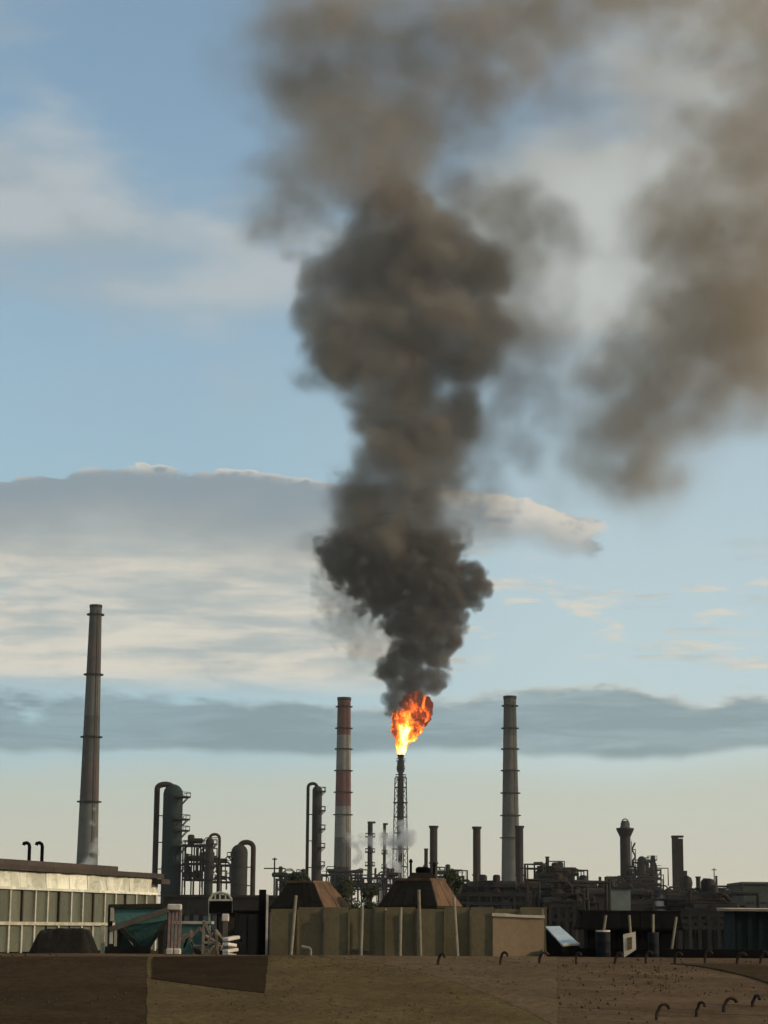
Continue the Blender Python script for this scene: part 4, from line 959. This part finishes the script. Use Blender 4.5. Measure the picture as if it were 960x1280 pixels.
# grit washed over the felt: stones too many to count
rgv = random.Random(77); vs, fs = [], []
for _ in range(5200):
    x, yv = rgv.uniform(-11.5, 11.5), rgv.uniform(45.5, 61.8)
    if mnoise.noise((x * .35, yv * .35, 3.3)) + .4 * mnoise.noise((x * 1.4, yv * 1.4, 8.)) < rgv.uniform(-.35, .45): continue
    r = .010 + .030 * rgv.random() ** 3; c = Vector((x, yv, roof_z(yv) + .05)); i = len(vs)
    for d in ((1, 0, 0), (-1, 0, 0), (0, 1, 0), (0, -1, 0), (0, 0, .8), (0, 0, -1.5)): vs.append(tuple(c + Vector(d) * r * rgv.uniform(.7, 1.3)))
    fs += [(i, i + 2, i + 4), (i + 2, i + 1, i + 4), (i + 1, i + 3, i + 4), (i + 3, i, i + 4), (i + 2, i, i + 5), (i + 1, i + 2, i + 5), (i + 3, i + 1, i + 5), (i, i + 3, i + 5)]
o = sheet('gravel', vs, fs, mat('roof_grit', (.085, .06, .04), (.045, .032, .022), .95, 0, 9., spec=0., vary=0.)); tag(o, 'fine grit and small stones scattered over the felt roof', 'gravel', kind='stuff')

# ------------------------------------------------------------------ trees among the plant
def leaf_mesh(name, blobs, n, size, seed, m):
    rg = random.Random(seed); vs, fs = [], []
    tot = sum(b[1] ** 2 for b in blobs)
    for c, r in blobs:
        for _ in range(int(n * r * r / tot)):
            d = Vector((rg.gauss(0, 1), rg.gauss(0, 1), rg.gauss(0, 1))).normalized() * r * rg.uniform(.35, 1.08) ** .6
            p = c + d; u = Vector((rg.gauss(0, 1), rg.gauss(0, 1), rg.gauss(0, 1))).normalized(); w = u.orthogonal().normalized(); s = size * rg.uniform(.6, 1.4)
            i = len(vs); vs += [p - u * s, p + w * s * .55, p + u * s, p - w * s * .55]; fs.append((i, i + 1, i + 2, i + 3))
    me = bpy.data.meshes.new(name); me.from_pydata([tuple(v) for v in vs], [], fs); me.materials.append(m); return me
leaf_m = mat('dark_foliage', (.040, .046, .022), (.026, .032, .016), .8, 0, .6); bark = mat('bark', (.06, .045, .03))
def tree(label, px, ytop, w, D, seed, group='trees among the plant'):
    rg = random.Random(seed); p = at(px, ytop + 20, D); H = zat(px, ytop, D); W = px_m(w, D) / 2
    t = thing('tree', label, 'tree', (p.x, D, 0), 0, group); ch = min(H * .75, W * 2.6)
    tr = MB().tube([(0, 0, 0), (.1, 0, H * .4), (-.1, .1, H * .7), (0, 0, H * .92)], [H * .022, H * .016, H * .01, .03], 8).build('trunk', bark, t, smooth=True)
    bl = []
    for i in range(16):
        z = H - ch * rg.random() ** 1.1; k = math.sin(math.pi * min(1, max(.12, (H - z) / ch)) * .8 + .3); a = rg.uniform(0, 6.28); rr = W * .62 * k * rg.random() ** .5
        r = W * rg.uniform(.24, .46); bl.append((Vector((rr * math.cos(a), rr * math.sin(a), min(z, H - r * .8))), r))
    for c, r in bl[:7]: MB().tube([(0, 0, max(H * .3, c.z - W * .9)), c], [.12, .03], 6).build('limb', bark, tr)
    link_mesh('crown', leaf_mesh('crown', bl, 3600, max(.09, W * .045), seed, leaf_m), t)
for i, a in enumerate((('leafy tree rising behind the right slope of the right-hand hood', 566, 1087, 34, 150), ('small tree at the top left of the left-hand hood', 372, 1092, 40, 160),
                       ('tree with a ragged crown at the foot of the banded chimney', 432, 1098, 44, 170), ('low dark tree between the two hoods', 462, 1108, 40, 165))):
    tree(*a, seed=20 + i)
# ------------------------------------------------------------------ steam
def steam_mat():
    m = smoke_mat('white_steam', .34, (.93, .93, .92), .3); return m
st_m = steam_mat()
st = puffs([(440, 1056, 11), (452, 1052, 11), (466, 1048, 10), (478, 1050, 10), (492, 1050, 12), (506, 1046, 14), (446, 1070, 9), (498, 1064, 12), (505, 1032, 9), (496, 1082, 11), (490, 1100, 10), (512, 1052, 9)], 800., 2)
a_, b_ = at(424, 1116, 800), at(524, 1016, 800)
smoke_volume('steam_wisp', [(1., 1.1, .6, st)], (a_.x, 792, a_.z), (b_.x, 808, b_.z), .5, st_m, ((12, 2.4), (4, 1.2), (5, 4.)), 'pale steam drifting across the decked stacks below the flare', 'steam')
st = puffs([(114, 1075, 9), (119, 1060, 7), (111, 1086, 10), (122, 1050, 5), (105, 1090, 9), (124, 1068, 5), (114, 1030, 5), (118, 1012, 4)], 870., 3)
a_, b_ = at(92, 1098, 870), at(136, 1000, 870)
smoke_volume('steam_wisp', [(.8, .8, .6, st)], (a_.x, 862, a_.z), (b_.x, 878, b_.z), .5, st_m, ((12, 2.4), (4, 1.2), (5, 4.)), 'pale steam clinging to the foot of the lone chimney at left', 'steam')
st = puffs([(829, 1140, 8), (828, 1130, 7), (834, 1146, 8), (824, 1150, 9), (828, 1122, 4)], 300., 3)
a_, b_ = at(812, 1165, 300), at(846, 1112, 300)
smoke_volume('steam_wisp', [(1., .7, .5, st)], (a_.x, 296, a_.z), (b_.x, 304, b_.z), .2, smoke_mat('dense_steam', .25, (.93, .93, .92), .3), ((5, .8), (2, .4), (2, 4.)), 'white steam puff rising just right of the black hood', 'steam')

# ------------------------------------------------------------------ the air
hz = MB().box((0, 1000, 320), (2600, 2500, 642)).build('haze', smoke_mat('haze_air', .00006, (.96, .95, .92), .3))
tag(hz, 'thin pale evening haze filling the air over the whole plant', 'haze', kind='stuff')
